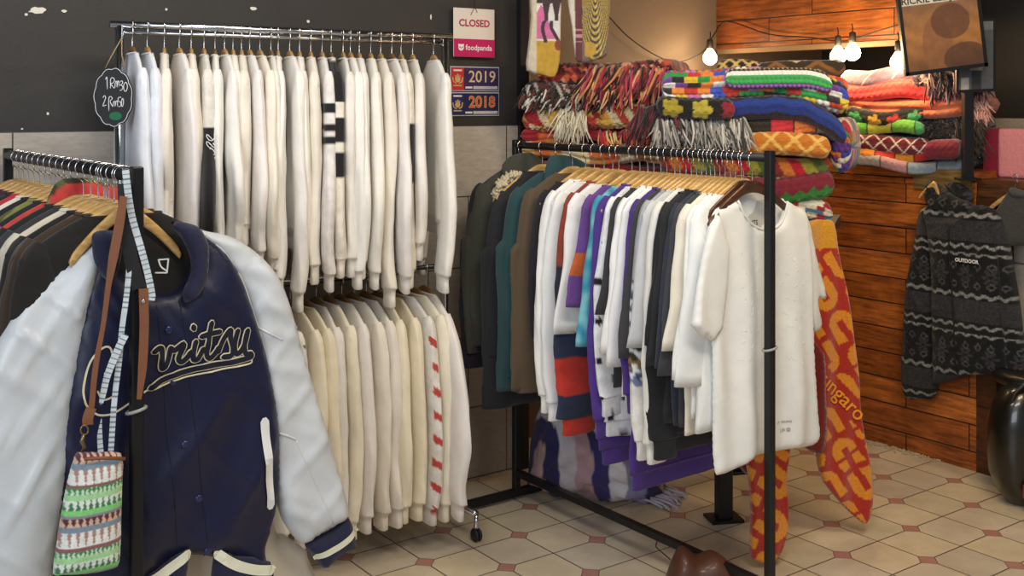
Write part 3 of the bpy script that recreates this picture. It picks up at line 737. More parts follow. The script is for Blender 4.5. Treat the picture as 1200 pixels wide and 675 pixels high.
# ------------------------------------------------------------------ traced panels (things hanging face-on)
def inside(poly, X, Z):
    r = np.zeros(len(X), bool); n = len(poly)
    for i in range(n):
        x1, z1 = poly[i]; x2, z2 = poly[(i+1) % n]
        c = ((z1 > Z) != (z2 > Z)) & (X < (x2-x1)*(Z-z1)/((z2-z1)+1e-15)+x1); r ^= c
    return r
def segdist(poly, X, Z):
    d = np.full(len(X), 1e9); n = len(poly); P = np.stack([X, Z], 1)
    for i in range(n):
        a = poly[i]; b = poly[(i+1) % n]; ab = b-a; L = ab@ab
        if L < 1e-14: continue
        t = np.clip(((P-a)@ab)/L, 0, 1); q = a+t[:, None]*ab
        d = np.minimum(d, np.hypot(P[:, 0]-q[:, 0], P[:, 1]-q[:, 1]))
    return d
class Panel:
    """closed puffed sheet; local x across, z up, front is -y"""
    def __init__(s, poly, T=.03, R=.05, res=.012, fold=None, smooth=4, y0=0.0, back=1.0):
        s.poly = cr(poly, smooth, True) if smooth else np.asarray(poly, float)
        s.T, s.R, s.fold, s.y0, s.back = T, R, fold, y0, back
        # resample boundary
        b = []
        for i in range(len(s.poly)):
            p, q = s.poly[i], s.poly[(i+1) % len(s.poly)]; n = max(1, int(np.linalg.norm(q-p)/res))
            for k in range(n): b.append(p+(q-p)*k/n)
        s.bd = np.array(b); lo, hi = s.poly.min(0), s.poly.max(0)
        xs = np.arange(lo[0], hi[0], res); zs = np.arange(lo[1], hi[1], res*.9)
        X, Z = np.meshgrid(xs, zs); X = X+(np.arange(len(zs)) % 2)[:, None]*res*.5; X = X.ravel(); Z = Z.ravel()
        k = inside(s.poly, X, Z); X, Z = X[k], Z[k]; d = segdist(s.poly, X, Z); k = d > res*.45; X, Z = X[k], Z[k]
        pts = [Vector(p) for p in s.bd]+[Vector((x, z)) for x, z in zip(X, Z)]; nb = len(s.bd)
        r = delaunay_2d_cdt(pts, [(i, (i+1) % nb) for i in range(nb)], [list(range(nb))], 1, 1e-7)
        s.P = np.array([(v[0], v[1]) for v in r[0]]); s.tri = r[2]
        s.d = segdist(s.poly, s.P[:, 0], s.P[:, 1])
    def prof(s, d):
        u = np.clip(d/s.R, 0, 1); return s.T*np.sqrt(np.clip(1-(1-u)**2, 0, 1))
    def front(s, X, Z):
        X = np.atleast_1d(np.asarray(X, float)); Z = np.atleast_1d(np.asarray(Z, float))
        d = segdist(s.poly, X, Z); y = -s.prof(d)
        if s.fold is not None: y = y+s.fold(X, Z)*np.clip(d/(s.R*.4), .25, 1)
        return y+s.y0
    def build(s, name, mat, parent, colf=None, disp=None):
        X, Z = s.P[:, 0], s.P[:, 1]; pr = s.prof(s.d)
        fo = s.fold(X, Z)*np.clip(s.d/(s.R*.4), .25, 1) if s.fold is not None else 0
        yf = -pr+fo+s.y0; yb = pr*s.back+fo*.6+s.y0
        if disp is not None: yf = yf-disp(X, Z)*np.clip(s.d/.01, 0, 1)
        yb = np.where(s.d < 1e-5, yf, np.maximum(yb, yf+.0008)); n = len(X)
        V = np.vstack([np.stack([X, yf, Z], 1), np.stack([X, yb, Z], 1)])
        on = s.d < 1e-5; mp = np.where(on, np.arange(n), np.arange(n)+n)
        # orient
        Fc = []
        for t in s.tri:
            a, b, c = [s.P[i] for i in t[:3]]; cr_ = (b[0]-a[0])*(c[1]-a[1])-(b[1]-a[1])*(c[0]-a[0])
            t = tuple(t) if cr_ > 0 else tuple(t)[::-1]
            Fc.append(t)          # front (-y) : ccw in xz seen from -y
            Fc.append(tuple(int(mp[i]) for i in t[::-1]))
        cols = None
        if colf is not None:
            c = colf(X, Z); cols = np.vstack([c, c])
        return mesh(name, V, Fc, mat, parent, True, cols)

def frameB(origin):
    """Empty aligned with w; returns empty-space projector for pixels on plane b"""
    o = np.asarray(origin)
    def f(pts, b):
        out = []
        for p in pts:
            q = PB(p[0], p[1], b)-o; out.append((q[0]*Wd[0]+q[1]*Wd[1], q[2]))
        return np.array(out)
    return f
def wr_fold(ang, specs):
    def f(X, Z):
        y = 0
        for (A, kx, kz, ph, (cx, cz, rx, rz)) in specs:
            y = y+A*np.sin(kx*X+kz*Z+ph)*np.exp(-((X-cx)/rx)**2-((Z-cz)/rz)**2)
        return y
    return f
def rnd_fold(seed, A=.006, kx=(18, 50), kz=(-8, 8), n=5):
    r = np.random.RandomState(seed); P = [(A*r.uniform(.4, 1), r.uniform(*kx), r.uniform(*kz), r.uniform(0, 6.28), r.uniform(2, 7), r.uniform(0, 6)) for _ in range(n)]
    Q = [(A*r.uniform(.25, .6), r.uniform(8, 24)*r.choice([-1, 1]), r.uniform(8, 26), r.uniform(0, 6.28), r.uniform(6, 14), r.uniform(6, 14), r.uniform(0, 6)) for _ in range(5)]
    def f(X, Z):
        y = sum(a*np.sin(k*X+q*Z+p)*(.6+.4*np.sin(m*Z+o)) for a, k, q, p, m, o in P)/1.9
        for a, k, q, p, m1, m2, o in Q: y = y-a*np.clip(ridge(k*X+q*Z+p+.5*np.sin(m2*X)), -.2, 1)*np.clip(np.sin(m1*Z+m2*X*.7+o)+.35, 0, 1)
        return y
    return f

# ---- varsity jacket -------------------------------------------------
JB = 2.605
JO = np.array([LN[0]+Ld[0]*.075, LN[1]+Ld[1]*.075, LZ])
fb = frameB(JO); dB = JB-Nd@JO[:2]
jk = empty('varsity_jacket', JO, WANG, 'navy satin varsity jacket with white sleeves and script lettering on the left rack', 'jacket')
def satin(name, hexc, rough=.3, bump=.5):
    t = NT(name); o = t.obj(); n = t.noise(t.mapping(o, (1, 1, .8), (0, .5, 0)), 9, 3, .5); n2 = t.noise(t.mapping(o, (3, 3, 1.1), (0, -.5, 0)), 9, 3, .6)
    c = lin(hexc); t.bump(t.math('ADD', n, t.math('MULTIPLY', n2, .4)), bump*.5, .02)
    return t.set(Base_Color=t.mix(n, tuple(x*.85 for x in c), tuple(min(1, x*1.1) for x in c)), Roughness=rough, Sheen_Weight=.05, Specular_IOR_Level=.45)
M_NAVY = satin('navy_satin', '#0a1034', .45, .35); M_SAT = satin('white_satin', '#ccd1d6', .36, .4)
M_RIBN = cloth('#1a1d3a', bump=.5, sc=60, name='ribknit'); M_LIN = satin('navy_lining', '#12162f', .45, .3)
M_CREAM = plain('cream_thread', '#d9cfae', .7, var=.05); M_NTH = plain('dark_navy_felt', '#0e1024', .9, var=.05)
M_WELT = cloth('#e8e8e6', .5, name='welt')
def jp(pts, name, mat, T=.03, R=.05, y=0.0, seed=1, A=.006, parent=jk, res=.012, smooth=4, colf=None, kx=(18, 50), kz=(-8, 8)):
    P = Panel(fb(pts, JB), T, R, res, rnd_fold(seed, A, kx, kz), smooth, y+dB); o = P.build(name, mat, parent, colf); return P, o
# sleeve shapes
lsl = [(112,284),(86,302),(58,326),(28,356),(8,385),(-12,420),(-30,470),(-42,540),(-45,620),(-40,700),(50,700),(64,660),(71,610),(80,560),(84,520),(88,470),(96,420),(108,352),(122,300)]
_, s1 = jp(lsl, 'sleeve', M_SAT, .042, .08, .008, 21, .018, kx=(10, 40), kz=(-30, 30)); tag(s1, 'white satin sleeve cut off by the left edge')
rsl = [(226,268),(246,272),(270,277),(292,288),(316,308),(334,334),(346,366),(356,402),(370,450),(385,500),(398,545),(408,580),(412,606),(398,618),(380,628),(362,640),(350,634),(338,618),(330,600),(322,560),(318,500),(306,420),(290,350),(262,305)]
PR, s2 = jp(rsl, 'sleeve', M_SAT, .034, .05, .020, 22, .012, kx=(14, 45), kz=(-26, 26)); tag(s2, 'white satin sleeve ending in a navy striped cuff')
# seam cords on right sleeve
def decal_line(P, pts, w, mat, name, parent, lift=.002, closed=False, n=6):
    q = cr(fb(pts, JB), n, closed)
    y = P.front(q[:, 0], q[:, 1])-lift
    V, Fc = sweep_vf(np.stack([q[:, 0], y, q[:, 1]], 1), w, 6); return mesh(name, V, Fc, mat, parent)
def ribbon_decal(P, strokes, w, mat, name, parent, lift=.002, fb_=None, b=JB, n=6):
    mb = MB()
    for st in strokes:
        q = cr((fb_ or fb)(st, b), n) if len(st) > 2 else (fb_ or fb)(st, b)
        T = np.gradient(q, axis=0); T /= np.linalg.norm(T, axis=1)[:, None]+1e-9; Nn = np.stack([-T[:, 1], T[:, 0]], 1)
        # rounded ends
        q = np.vstack([q[:1]-T[:1]*w*.45, q, q[-1:]+T[-1:]*w*.45]); Nn = np.vstack([Nn[:1]*.4, Nn, Nn[-1:]*.4])
        L = q+Nn*w/2; R_ = q-Nn*w/2; m = len(q)
        yc = P.front(q[:, 0], q[:, 1]); yl = np.minimum(P.front(L[:, 0], L[:, 1]), yc+.002)-lift; yr = np.minimum(P.front(R_[:, 0], R_[:, 1]), yc+.002)-lift
        V = np.vstack([np.stack([L[:, 0], yl, L[:, 1]], 1), np.stack([q[:, 0], yc-lift, q[:, 1]], 1), np.stack([R_[:, 0], yr, R_[:, 1]], 1)])
        Fc = [(i, i+1, m+i+1, m+i) for i in range(m-1)]+[(m+i, m+i+1, 2*m+i+1, 2*m+i) for i in range(m-1)]
        mb.add(V, [f[::-1] for f in Fc])
    return mb.build(name, mat, parent, False)
M_SEAM = plain('white_piping', '#d5d6d2', .5)
decal_line(PR, [(292,378),(310,388),(330,398)], .0022, M_SEAM, 'seam', s2, 0)
decal_line(PR, [(326,507),(336,510),(345,514)], .003, M_SEAM, 'seam', s2, 0)
decal_line(PR, [(345,514),(358,545),(372,575),(388,612)], .0018, M_SEAM, 'seam', s2, 0)
# cuff with cream stripe
M_STR = cloth('#dcdac4', name='cream_rib', bump=.4)
cuffp = [(361,641),(374,633),(394,622),(411,606),(421,641),(411,648),(398,656),(383,669),(371,655)]
def cuffcol(X, Z):
    A = fb([(361,641),(411,606),(383,662),(417,636)], JB); t = ((A[0]+A[1])/2); e = ((A[2]+A[3])/2); d = e-t; L = d@d
    # direction across the cuff (perp to its long edge)
    ed = A[1]-A[0]; pn_ = np.array([ed[1], -ed[0]]); pn_ = pn_/np.linalg.norm(pn_); W_ = (A[2]-A[0])@pn_
    k = ((X-A[0][0])*pn_[0]+(Z-A[0][1])*pn_[1])/W_
    w = (k > .36) & (k < .66); c = np.tile(np.array(lin('#14172c')), (len(X), 1)); c[w] = lin('#d8d6bd'); return c
M_RIBA = attr_mat('striped_rib_knit', .95, .5, 90)
PC, cf = jp(cuffp, 'cuff', M_RIBN, .03, .03, .02, 23, .001, s2, .008, 3)
ribbon_decal(PC, [[(371,653),(385,645),(400,636),(417,622)]], .017, M_STR, 'stripe', cf, .002)
# back panel / lining, seen inside the neck
jp([(120,268),(150,262),(185,258),(206,258),(226,266),(240,300),(235,345),(200,350),(160,345),(125,320),(112,290)], 'lining', M_LIN, .012, .03, .045, 24, .003)
# front body
body = [(113,292),(124,300),(140,318),(160,338),(185,345),(205,340),(222,318),(234,280),(250,284),(268,302),(286,334),(303,386),(315,430),(324,480),(328,530),(327,575),(320,610),(311,642),(308,664),(262,655),(236,650),(214,652),(180,672),(150,690),(80,690),(73,640),(74,590),(68,545),(70,500),(76,456),(86,400),(98,345),(108,305)]
PBd, bd = jp(body, 'body', M_NAVY, .036, .07, .0, 25, .013, kx=(12, 46), kz=(-22, 22))
# raglan piping
decal_line(PBd, [(250,284),(268,302),(286,334),(303,386),(315,430),(322,470)], .0028, M_SEAM, 'piping', bd, -.004)
# collar wings (rib knit)
jp([(104,272),(120,268),(134,272),(138,290),(132,318),(118,325),(106,306),(103,288)], 'collar', M_RIBN, .022, .025, -.035, 26, .003)
jp([(196,258),(214,260),(228,266),(237,282),(239,302),(236,328),(226,345),(212,352),(208,340),(217,318),(216,298),(207,278),(197,266)], 'collar', M_RIBN, .022, .02, -.035, 27, .002)
# inner tag (white square outline)
ribbon_decal(PBd, [[(176,301),(187,300)],[(187,300),(186,316)],[(186,316),(173,316)],[(176,301),(179,309),(186,314)]], .0035, plain('white_label', '#e6e6ea', .6), 'neck_tag', jk, .02)
# front placket and snaps
decal_line(PBd, [(206,350),(214,420),(222,500),(232,580),(238,650)], .0012, M_NTH, 'placket_seam', bd, .0)
decal_line(PBd, [(178,345),(184,420),(190,500),(198,580),(205,655)], .0012, M_NTH, 'placket_seam', bd, .0)
for (x, y) in ((192,384),(197,444),(210,516),(228,580),(238,640)):
    q = fb([(x, y)], JB)[0]; yy = PBd.front([q[0]], [q[1]])[0]
    V, Fc = sweep_vf([(q[0], yy+.001, q[1]), (q[0], yy-.002, q[1]), (q[0], yy-.004, q[1])], [.010, .0095, .006], 16); mesh('snap_button', V, Fc, plain('navy_snap', '#232a52', .25), bd)
# pocket welt
ribbon_decal(PBd, [[(302,489),(304,515),(308,550),(312,589)]], .021, M_WELT, 'pocket_welt', bd, .004)
# hem bands with a stripe
def hemcol(edge):
    A = fb(edge, JB); ed = A[1]-A[0]; L = np.linalg.norm(ed); ed = ed/L; pn_ = np.array([ed[1], -ed[0]])
    def f(X, Z):
        k = (X-A[0][0])*pn_[0]+(Z-A[0][1])*pn_[1]; c = np.tile(np.array(lin('#14172c')), (len(X), 1)); c[(k > .004) & (k < .026)] = lin('#dad8c6'); return c
    return f
PH1, h1 = jp([(150,678),(180,664),(216,638),(217,660),(204,700),(150,720)], 'hem_band', M_RIBN, .022, .03, -.02, 28, .001, bd, .01, 2)
ribbon_decal(PH1, [[(150,680),(175,672),(195,658),(214,644)]], .022, M_STR, 'stripe', h1, .002)
PH2, h2 = jp([(248,636),(270,648),(313,655),(312,700),(250,705)], 'hem_band', M_RIBN, .022, .03, -.02, 29, .001, bd, .01, 2)
ribbon_decal(PH2, [[(249,644),(268,655),(290,661),(312,662)]], .024, M_STR, 'stripe', h2, .002)
# script lettering
def c1(pts): return [(x/3.553, 300+y/3.553) for x, y in pts]
script = [c1([(618,385),(640,372),(652,380),(650,440),(655,455),(675,425),(688,372)]), c1([(688,372),(705,380),(738,352),(730,385),(720,415),(732,428),(752,412),(768,385)]),
 c1([(790,345),(778,395),(782,418),(800,410),(822,375)]), c1([(779,282),(781,290)]), c1([(856,268),(846,320),(836,392),(845,412),(862,404),(884,370)]), c1([(812,322),(850,312),(892,305)]),
 c1([(884,385),(912,330),(938,298),(938,330),(948,372),(940,402),(905,408)]), c1([(968,302),(955,360),(960,395),(980,385),(1000,345),(1008,300)]), c1([(1008,300),(996,360),(1000,396),(1020,395)]),
 c1([(604,535),(660,500),(740,470),(840,445),(940,430),(1018,410),(1022,395)])]
bigc = [c1([(448,395),(440,372),(420,366),(390,385),(358,430),(338,490),(328,550),(338,600),(365,632),(400,648),(450,640),(500,610),(545,575),(604,535)]), c1([(448,395),(440,440),(415,475)]), c1([(385,548),(405,580),(430,582),(470,560)]), c1([(475,365),(470,400),(480,430)])]
ribbon_decal(PBd, script, .0175, M_CREAM, 'script_outline', bd, .0035); ribbon_decal(PBd, script, .0125, M_NTH, 'script_fill', bd, .0055)
ribbon_decal(PBd, bigc, .0045, M_CREAM, 'script_outline', bd, .0035)
ribbon_decal(PBd, [c1([(620,540),(720,500),(820,475),(920,455),(1015,437),(1026,420)])], .004, M_CREAM, 'script_outline', bd, .0035)

# cream garment behind the jacket on the same rack
def panel_thing(name, label, cat, pts, b, mat, T=.02, R=.04, seed=1, A=.005, res=.012, group=None, colf=None, smooth=4):
    pts3 = [PB(x, y, b) for x, y in pts]; o0 = np.mean(pts3, axis=0); e = empty(name, o0, WANG, label, cat, group); f = frameB(o0)
    P = Panel(f(pts, b), T, R, res, rnd_fold(seed, A), smooth, 0); return e, P, f
e, P, f = panel_thing('cream_shirt', 'cream shirt showing below the varsity jacket sleeve on the left rack', 'shirt', [(150,300),(185,285),(240,290),(290,330),(300,420),(312,540),(322,618),(332,626),(352,640),(360,652),(357,700),(150,700),(140,500)], 2.70, cloth('#ddd3bf'))
P.build('body', cloth('#e0d6c4'), e)
q = f([(338,640),(360,652),(364,668),(358,690),(345,700),(340,660)], 2.70); Panel(q, .012, .02, .01, None, 3, .03).build('sleeve', cloth('#d9d2c8'), e)

# ---- strap, belt, tape hanging on the left post -----------------------
def ribbon3(name, pts, w, mat, parent, colf=None, n=8, facing=None, th=.0018, wprof=None):
    """pts: list of 3D; ribbon facing camera-ish with optional twist"""
    q = cr(pts, n); T = np.gradient(q, axis=0); T /= np.linalg.norm(T, axis=1)[:, None]; m = len(q)
    view = -(q-np.array([0, 0, H])); view /= np.linalg.norm(view, axis=1)[:, None]
    S = np.cross(T, view); S /= np.linalg.norm(S, axis=1)[:, None]
    ww = np.full(m, w) if wprof is None else np.interp(np.linspace(0, 1, m), np.linspace(0, 1, len(wprof)), wprof)*w
    Nn = np.cross(S, T)
    A = q+S*ww[:, None]/2; B = q-S*ww[:, None]/2
    V = np.vstack([A+Nn*th/2, B+Nn*th/2, B-Nn*th/2, A-Nn*th/2]); Fc = []
    for i in range(m-1):
        for a, b in ((0, 1), (1, 2), (2, 3), (3, 0)): Fc.append((a*m+i, b*m+i, b*m+i+1, a*m+i+1))
    Fc += [(0, m, 2*m, 3*m), (m-1, 4*m-1, 3*m-1, 2*m-1)]
    cols = None
    if colf is not None:
        s = np.concatenate([[0], np.cumsum(np.linalg.norm(np.diff(q, axis=0), axis=1))]); c = colf(s); cols = np.vstack([c]*4)
    return mesh(name, V-np.array(parent.location if parent else (0, 0, 0)), Fc, mat, parent, False, cols)
def tapecol(s):
    c = np.tile(np.array(lin('#cfd9df')), (len(s), 1)); k = (s % .011) < .0022; c[k] = lin('#5a6670'); return c
def P2(pts, b): return [PB(x, y, b) for x, y in pts]
tp = empty('measuring_tape', PB(150, 205, 2.50), 0, 'pale blue-white measuring tape looped over the left rack post', 'measuring tape')
M_TAPE = attr_mat('tape_vinyl', .45, .05)
ribbon3('tape', P2([(147,198),(150,225),(155,255),(165,290),(173,320),(178,345),(177,352)], 2.487), .015, M_TAPE, tp, tapecol, 30)
ribbon3('tape', P2([(153,290),(149,340),(143,385),(140,420),(134,470),(130,528)], 2.497), .012, M_TAPE, tp, tapecol, 30)
ribbon3('tape', P2([(147,392),(138,410),(126,440),(119,470),(118,472)], 2.487), .016, M_TAPE, tp, tapecol, 30, wprof=[1, 1, .8, .1])
ribbon3('tape', P2([(119,490),(117,510),(118,530)], 2.492), .012, M_TAPE, tp, tapecol, 30, wprof=[.1, .9, 1])
M_LEA = plain('brown_leather', '#7a4a2b', .5, bump=.3, sc=40); M_LEB = plain('black_leather', '#1d1c1f', .42, bump=.2)
bt = empty('belt', PB(152, 220, 2.50), 0, 'black leather belt with brown end hanging on the left rack post', 'belt')
ribbon3('strap', P2([(146,215),(148,260),(153,300),(163,338)], 2.494), .030, M_LEB, bt)
st_ = ribbon3('strap_end', P2([(168,338),(169,380),(167,430),(163,468)], 2.489), .020, M_LEA, bt, wprof=[1, 1, .95, .5]); tag(st_, 'brown leather end')
V, Fc = sweep_vf([PB(168+1.5*math.cos(a), 353+1.5*math.sin(a), 2.484)-np.array(bt.location) for a in np.linspace(0, 6.28, 14)], .0013, 6, False); mesh('rivet', V, Fc, M_HOOK, st_)
# small patterned bag with its strap
bg = empty('shoulder_bag', PB(105, 600, 2.46), 0, 'small green, white and maroon woven-pattern bag hanging on a brown strap', 'bag')
ribbon3('strap', P2([(145,230),(140,262),(133,300),(127,335),(121,380),(112,430),(107,480)], 2.474), .020, M_LEA, bg, wprof=[.8, 1, 1, .6, .5, .6, .6])
ribbon3('strap_end', P2([(107,478),(103,490),(103,498)], 2.472), .022, M_LEA, bg)
V, Fc = sweep_vf([PB(99+4.5*math.cos(a), 504+5.5*math.sin(a), 2.47)-np.array(bg.location) for a in np.linspace(0, 6.28, 16)], .0018, 6, False); rg = mesh('ring', V, Fc, plain('brass', '#8c7a52', .35, .9), bg)
V, Fc = sweep_vf([PB(*p, 2.47)-np.array(bg.location) for p in ((98,509),(96,517),(99,524),(95,530))], [.003, .005, .004, .002], 8); mesh('clasp', V, Fc, plain('brass', '#8c7a52', .35, .9), rg)
bo = np.array(bg.location); fbag = frameB(bo)
bagp = [(88,534),(96,530),(118,530),(142,531),(143,560),(142,600),(140,655),(130,666),(100,672),(72,673),(62,672),(66,640),(72,600),(79,565)]
def bagcol(X, Z):
    A = fbag([(100, 530), (100, 672)], 2.46); v = (A[0][1]-Z)/(A[0][1]-A[1][1]); c = np.zeros((len(X), 3)); v = np.clip(v, 0, .999)
    per = v % .5/.5
    def st(lo, hi, col, alt=None, kx=0, duty=0.0):
        k = (per >= lo) & (per < hi); c[k] = lin(col)
        if alt is not None:
            u = np.abs(((X*kx) % 1)-.5)*2; t = (per-lo)/(hi-lo); k2 = k & (u < duty+(1-duty)*t*.8); c[k2] = lin(alt)
    st(0, .13, '#5b2c38', '#d9b6a0', 75, .15); st(.13, .22, '#7d93a3'); st(.22, .46, '#b0877f', '#eef0ea', 62, .45); st(.46, .52, '#8f5d66'); st(.52, .62, '#3f8f4e', '#cfe8cf', 110, .1)
    st(.62, .70, '#a9dba0'); st(.70, .86, '#e8f0e4', '#3f7f58', 80, .05); st(.86, .95, '#86d47c'); st(.95, 1.01, '#8d8a97')
    return c
Pb = Panel(fbag(bagp, 2.46), .035, .05, .0032, None, 2, Nd@bo[:2]*0)
bgo = bpy.data.objects.new('tmp', None)
bagm = Pb.build('pouch', attr_mat('woven_bag_fabric', .9, .3, 120), None, bagcol); bagm.parent = bg; bagm.rotation_euler = (0, 0, WANG)
V, Fc = sweep_vf([(x, -.034, z) for x, z in fbag([(94,533),(118,532),(141,533)], 2.46)], .004, 8); o = mesh('zip_edge', V, Fc, M_LEA, bagm)

# ---- front white t-shirt ----------------------------------------------
TB = 2.352
def shaped(name, label, cat, O, fbx, group=None): return empty(name, O, WANG, label, cat, group)
TO = np.array([CN[0]+CD[0]*.07, CN[1]+CD[1]*.07, CZ]); ft = frameB(TO); dT = TB-Nd@TO[:2]
ts = empty('t_shirt', TO, WANG, 'oversized white t-shirt facing the camera at near end of the centre rack', 't-shirt')
M_TEE = cloth('#eeeeea', .9, .1, .2)
def teefold(X, Z):
    d = np.clip((-Z-.15)/.5, 0, 1); return .010*d*np.sin(26*X+1.2*np.sin(3*Z))+.006*d*np.sin(55*X+2+2*Z)+.004*np.sin(16*Z+20*X)
def tp_(pts, name, T, R, y, fold=teefold, mat=M_TEE, par=ts, res=.012, smooth=4, colf=None):
    P = Panel(ft(pts, TB), T, R, res, fold, smooth, y+dT); return P, P.build(name, mat, par, colf)
PT, tb = tp_([(863,235),(869,248),(880,262),(893,268),(906,266),(915,256),(920,236),(933,242),(946,252),(950,300),(951,360),(954,420),(957,480),(958,518),(925,526),(885,534),(868,546),(845,556),(838,548),(836,480),(835,400),(830,330),(826,290),(835,250),(850,240)], 'body', .016, .03, 0)
tp_([(866,236),(880,232),(905,231),(918,235),(915,262),(895,276),(874,262)], 'back_neck', .004, .02, .034, None, cloth('#c9c8c2'))  # inside of the neck: tee white darkened, shade painted into the colour
# neck rib
q = cr(ft([(863,235),(869,249),(880,263),(893,269),(906,267),(915,257),(921,236)], TB), 6); y = PT.front(q[:, 0], q[:, 1])*.35+dT*.65-.006
V, Fc = sweep_vf(np.stack([q[:, 0], y, q[:, 1]], 1), .0042, 8); mesh('neck_rib', V, Fc, M_TEE, ts)
_, sl = tp_([(838,248),(827,262),(820,290),(812,335),(804,380),(815,392),(831,399),(843,384),(848,340),(850,290)], 'sleeve', .012, .02, -.016, smooth=0)
_, sl2 = tp_([(943,249),(952,262),(960,300),(972,348),(961,351),(967,381),(957,389),(948,368),(944,330),(940,285)], 'sleeve', .012, .02, .01)
def text_mesh(body, mat, parent, size, place, name, bold=0.0, align='CENTER', ext=0.0, sx=1.0):
    cu = bpy.data.curves.new('t', 'FONT'); cu.body = body; cu.size = size; cu.align_x = align; cu.align_y = 'CENTER'; cu.offset = bold; cu.extrude = ext; cu.resolution_u = 3
    o = bpy.data.objects.new('t', cu); COL.objects.link(o); dg = bpy.context.evaluated_depsgraph_get(); me = bpy.data.meshes.new_from_object(o.evaluated_get(dg))
    bpy.data.objects.remove(o); me.materials.clear(); me.materials.append(mat)
    for v in me.vertices: v.co = Vector(place(v.co.x*sx, v.co.y, v.co.z))
    return link(name, me, parent)
def on_panel(P, c, rot=0.0, lift=.002):
    ca, sa = math.cos(rot), math.sin(rot)
    def f(x, y, z):
        X = c[0]+x*ca-y*sa; Z = c[1]+x*sa+y*ca; return (X, float(P.front([X], [Z])[0])-lift, Z)
    return f
M_INK = plain('black_ink', '#1c1c1e', .8)
c = ft([(889,262)], TB)[0]; text_mesh('UTS', M_INK, ts, .022, lambda x, y, z: (c[0]+x, dT+.020, c[1]+y), 'neck_print', .0004)
c2 = ft([(916,494)], TB)[0]; text_mesh('UT  YOUNG', M_INK, tb, .010, on_panel(PT, c2), 'hem_print')
c2 = ft([(917,503)], TB)[0]; text_mesh(') JA @', plain('grey_ink', '#66686a', .8), tb, .014, on_panel(PT, c2), 'hem_print')
# faint tone-on-tone lettering on the chest
M_GH = cloth('#e6e6e2', name='tonal_print')
for k, w in enumerate(('OUTRUN', 'SQUARE', 'UNIFORM', 'BRANCH', 'TOKYO', 'SPRING')):
    pass
mb = MB(); r_ = np.random.RandomState(5)
for row in range(8):
    for col_ in range(9):
        cc = ft([(866+col_*8.5, 300+row*17)], TB)[0]
        pts = cc+np.cumsum(r_.uniform(-.009, .009, (5, 2)), axis=0); pts = cr(pts, 3)
        y = PT.front(pts[:, 0], pts[:, 1])-.0005; V, Fc = sweep_vf(np.stack([pts[:, 0], y+.0006, pts[:, 1]], 1), .0011, 4); mb.add(V, Fc)
mb.build('tonal_print', M_GH, tb)['kind'] = 'stuff'
hh_ = hanger((TO[0], TO[1], CZ-.004), RZ, 'dark wooden hanger inside the front white t-shirt', 'hangers on the centre rack', M_HD, .0185); hh_.scale = (.90, 1, 1)
P_ = CN+CD*.105
hh_ = hanger((P_[0]+.0, P_[1], CZ-.006), RZ+.03, 'reddish dark wooden hanger behind the front white t-shirt', 'hangers on the centre rack', M_HD, .0185); hh_.scale = (.9, 1, 1)

# ------------------------------------------------------------------ blankets
def hsh(a, b=0): 
    v = np.sin(a*127.1+b*311.7)*43758.5453; return v-np.floor(v)
def pal(cols): return np.array([lin(c) for c in cols])
def p_zig(cols, per, amp, wl):
    C = pal(cols)
    return lambda x, v: C[(np.floor((v+amp*np.abs(((x/wl) % 1)*2-1))/per).astype(int)) % len(C)]
def p_blocks(cols, w, gap=None):
    C = pal(cols)
    def f(x, v):
        c = C[np.floor(x/w).astype(int) % len(C)].copy()
        if gap: c[(x % w) < .006] = lin(gap)
        return c
    return f
def p_diam(bg, ln, per, t=.14):
    B, L = np.array(lin(bg)), np.array(lin(ln))
    def f(x, v):
        a = np.abs(((x+v)/per % 1)-.5)*2; b = np.abs(((x-v)/per % 1)-.5)*2; c = np.tile(B, (len(x), 1)); c[(a < t) | (b < t)] = L; return c
    return f
def p_knob(cols, rows=.017, cw=.019, byrow=False):
    C = pal(cols)
    def f(x, v):
        r = np.floor(v/rows); k = np.floor(x/cw+.5*(r % 2)); i = ((r if byrow else np.floor(hsh(np.floor(k/2), r)*97)+r)).astype(int) % len(C); return C[i]
    return f
def p_weave(cols, w=.012):
    C = pal(cols)
    def f(x, v):
        a = np.floor((x+v*.8)/w); b = np.floor((x-v*.8)/(w*2.2)); return C[(np.floor(hsh(a, b)*997)).astype(int) % len(C)]
    return f
def p_solid(c, c2=None, n=.3):
    A = np.array(lin(c)); B = np.array(lin(c2 or c))
    return lambda x, v: A+(B-A)*(.5+.5*np.sin(x*23+3*np.sin(v*31)))[:, None]
def p_streak(cols, k=34, sl=.6):
    C = pal(cols)
    def f(x, v):
        i = np.floor(hsh(np.floor((x+sl*v)*k), np.floor(v*14+x*3))*991).astype(int) % len(C); return C[i]
    return f
def p_arc(bg, ln, per=.16, t=.03):
    B, L = np.array(lin(bg)), np.array(lin(ln))
    def f(x, v):
        u = (x+.05*np.cos(v*22)) % per; c = np.tile(B, (len(x), 1)); c[u < t*.25] = L; return c
    return f
def p_flower(bg, fl, per=.13):
    B = np.array(lin(bg)); Fl = pal(fl)
    def f(x, v):
        cx = np.floor(x/per); cy = np.floor(v/per); dx = (x/per-cx-.5); dy = (v/per-cy-.5); r = np.hypot(dx, dy); a = np.arctan2(dy, dx)
        k = r < .22+.16*np.abs(np.cos(2.5*a)); c = np.tile(B, (len(x), 1)); c[k] = Fl[(cx+cy).astype(int)[k] % len(Fl)]; return c
    return f
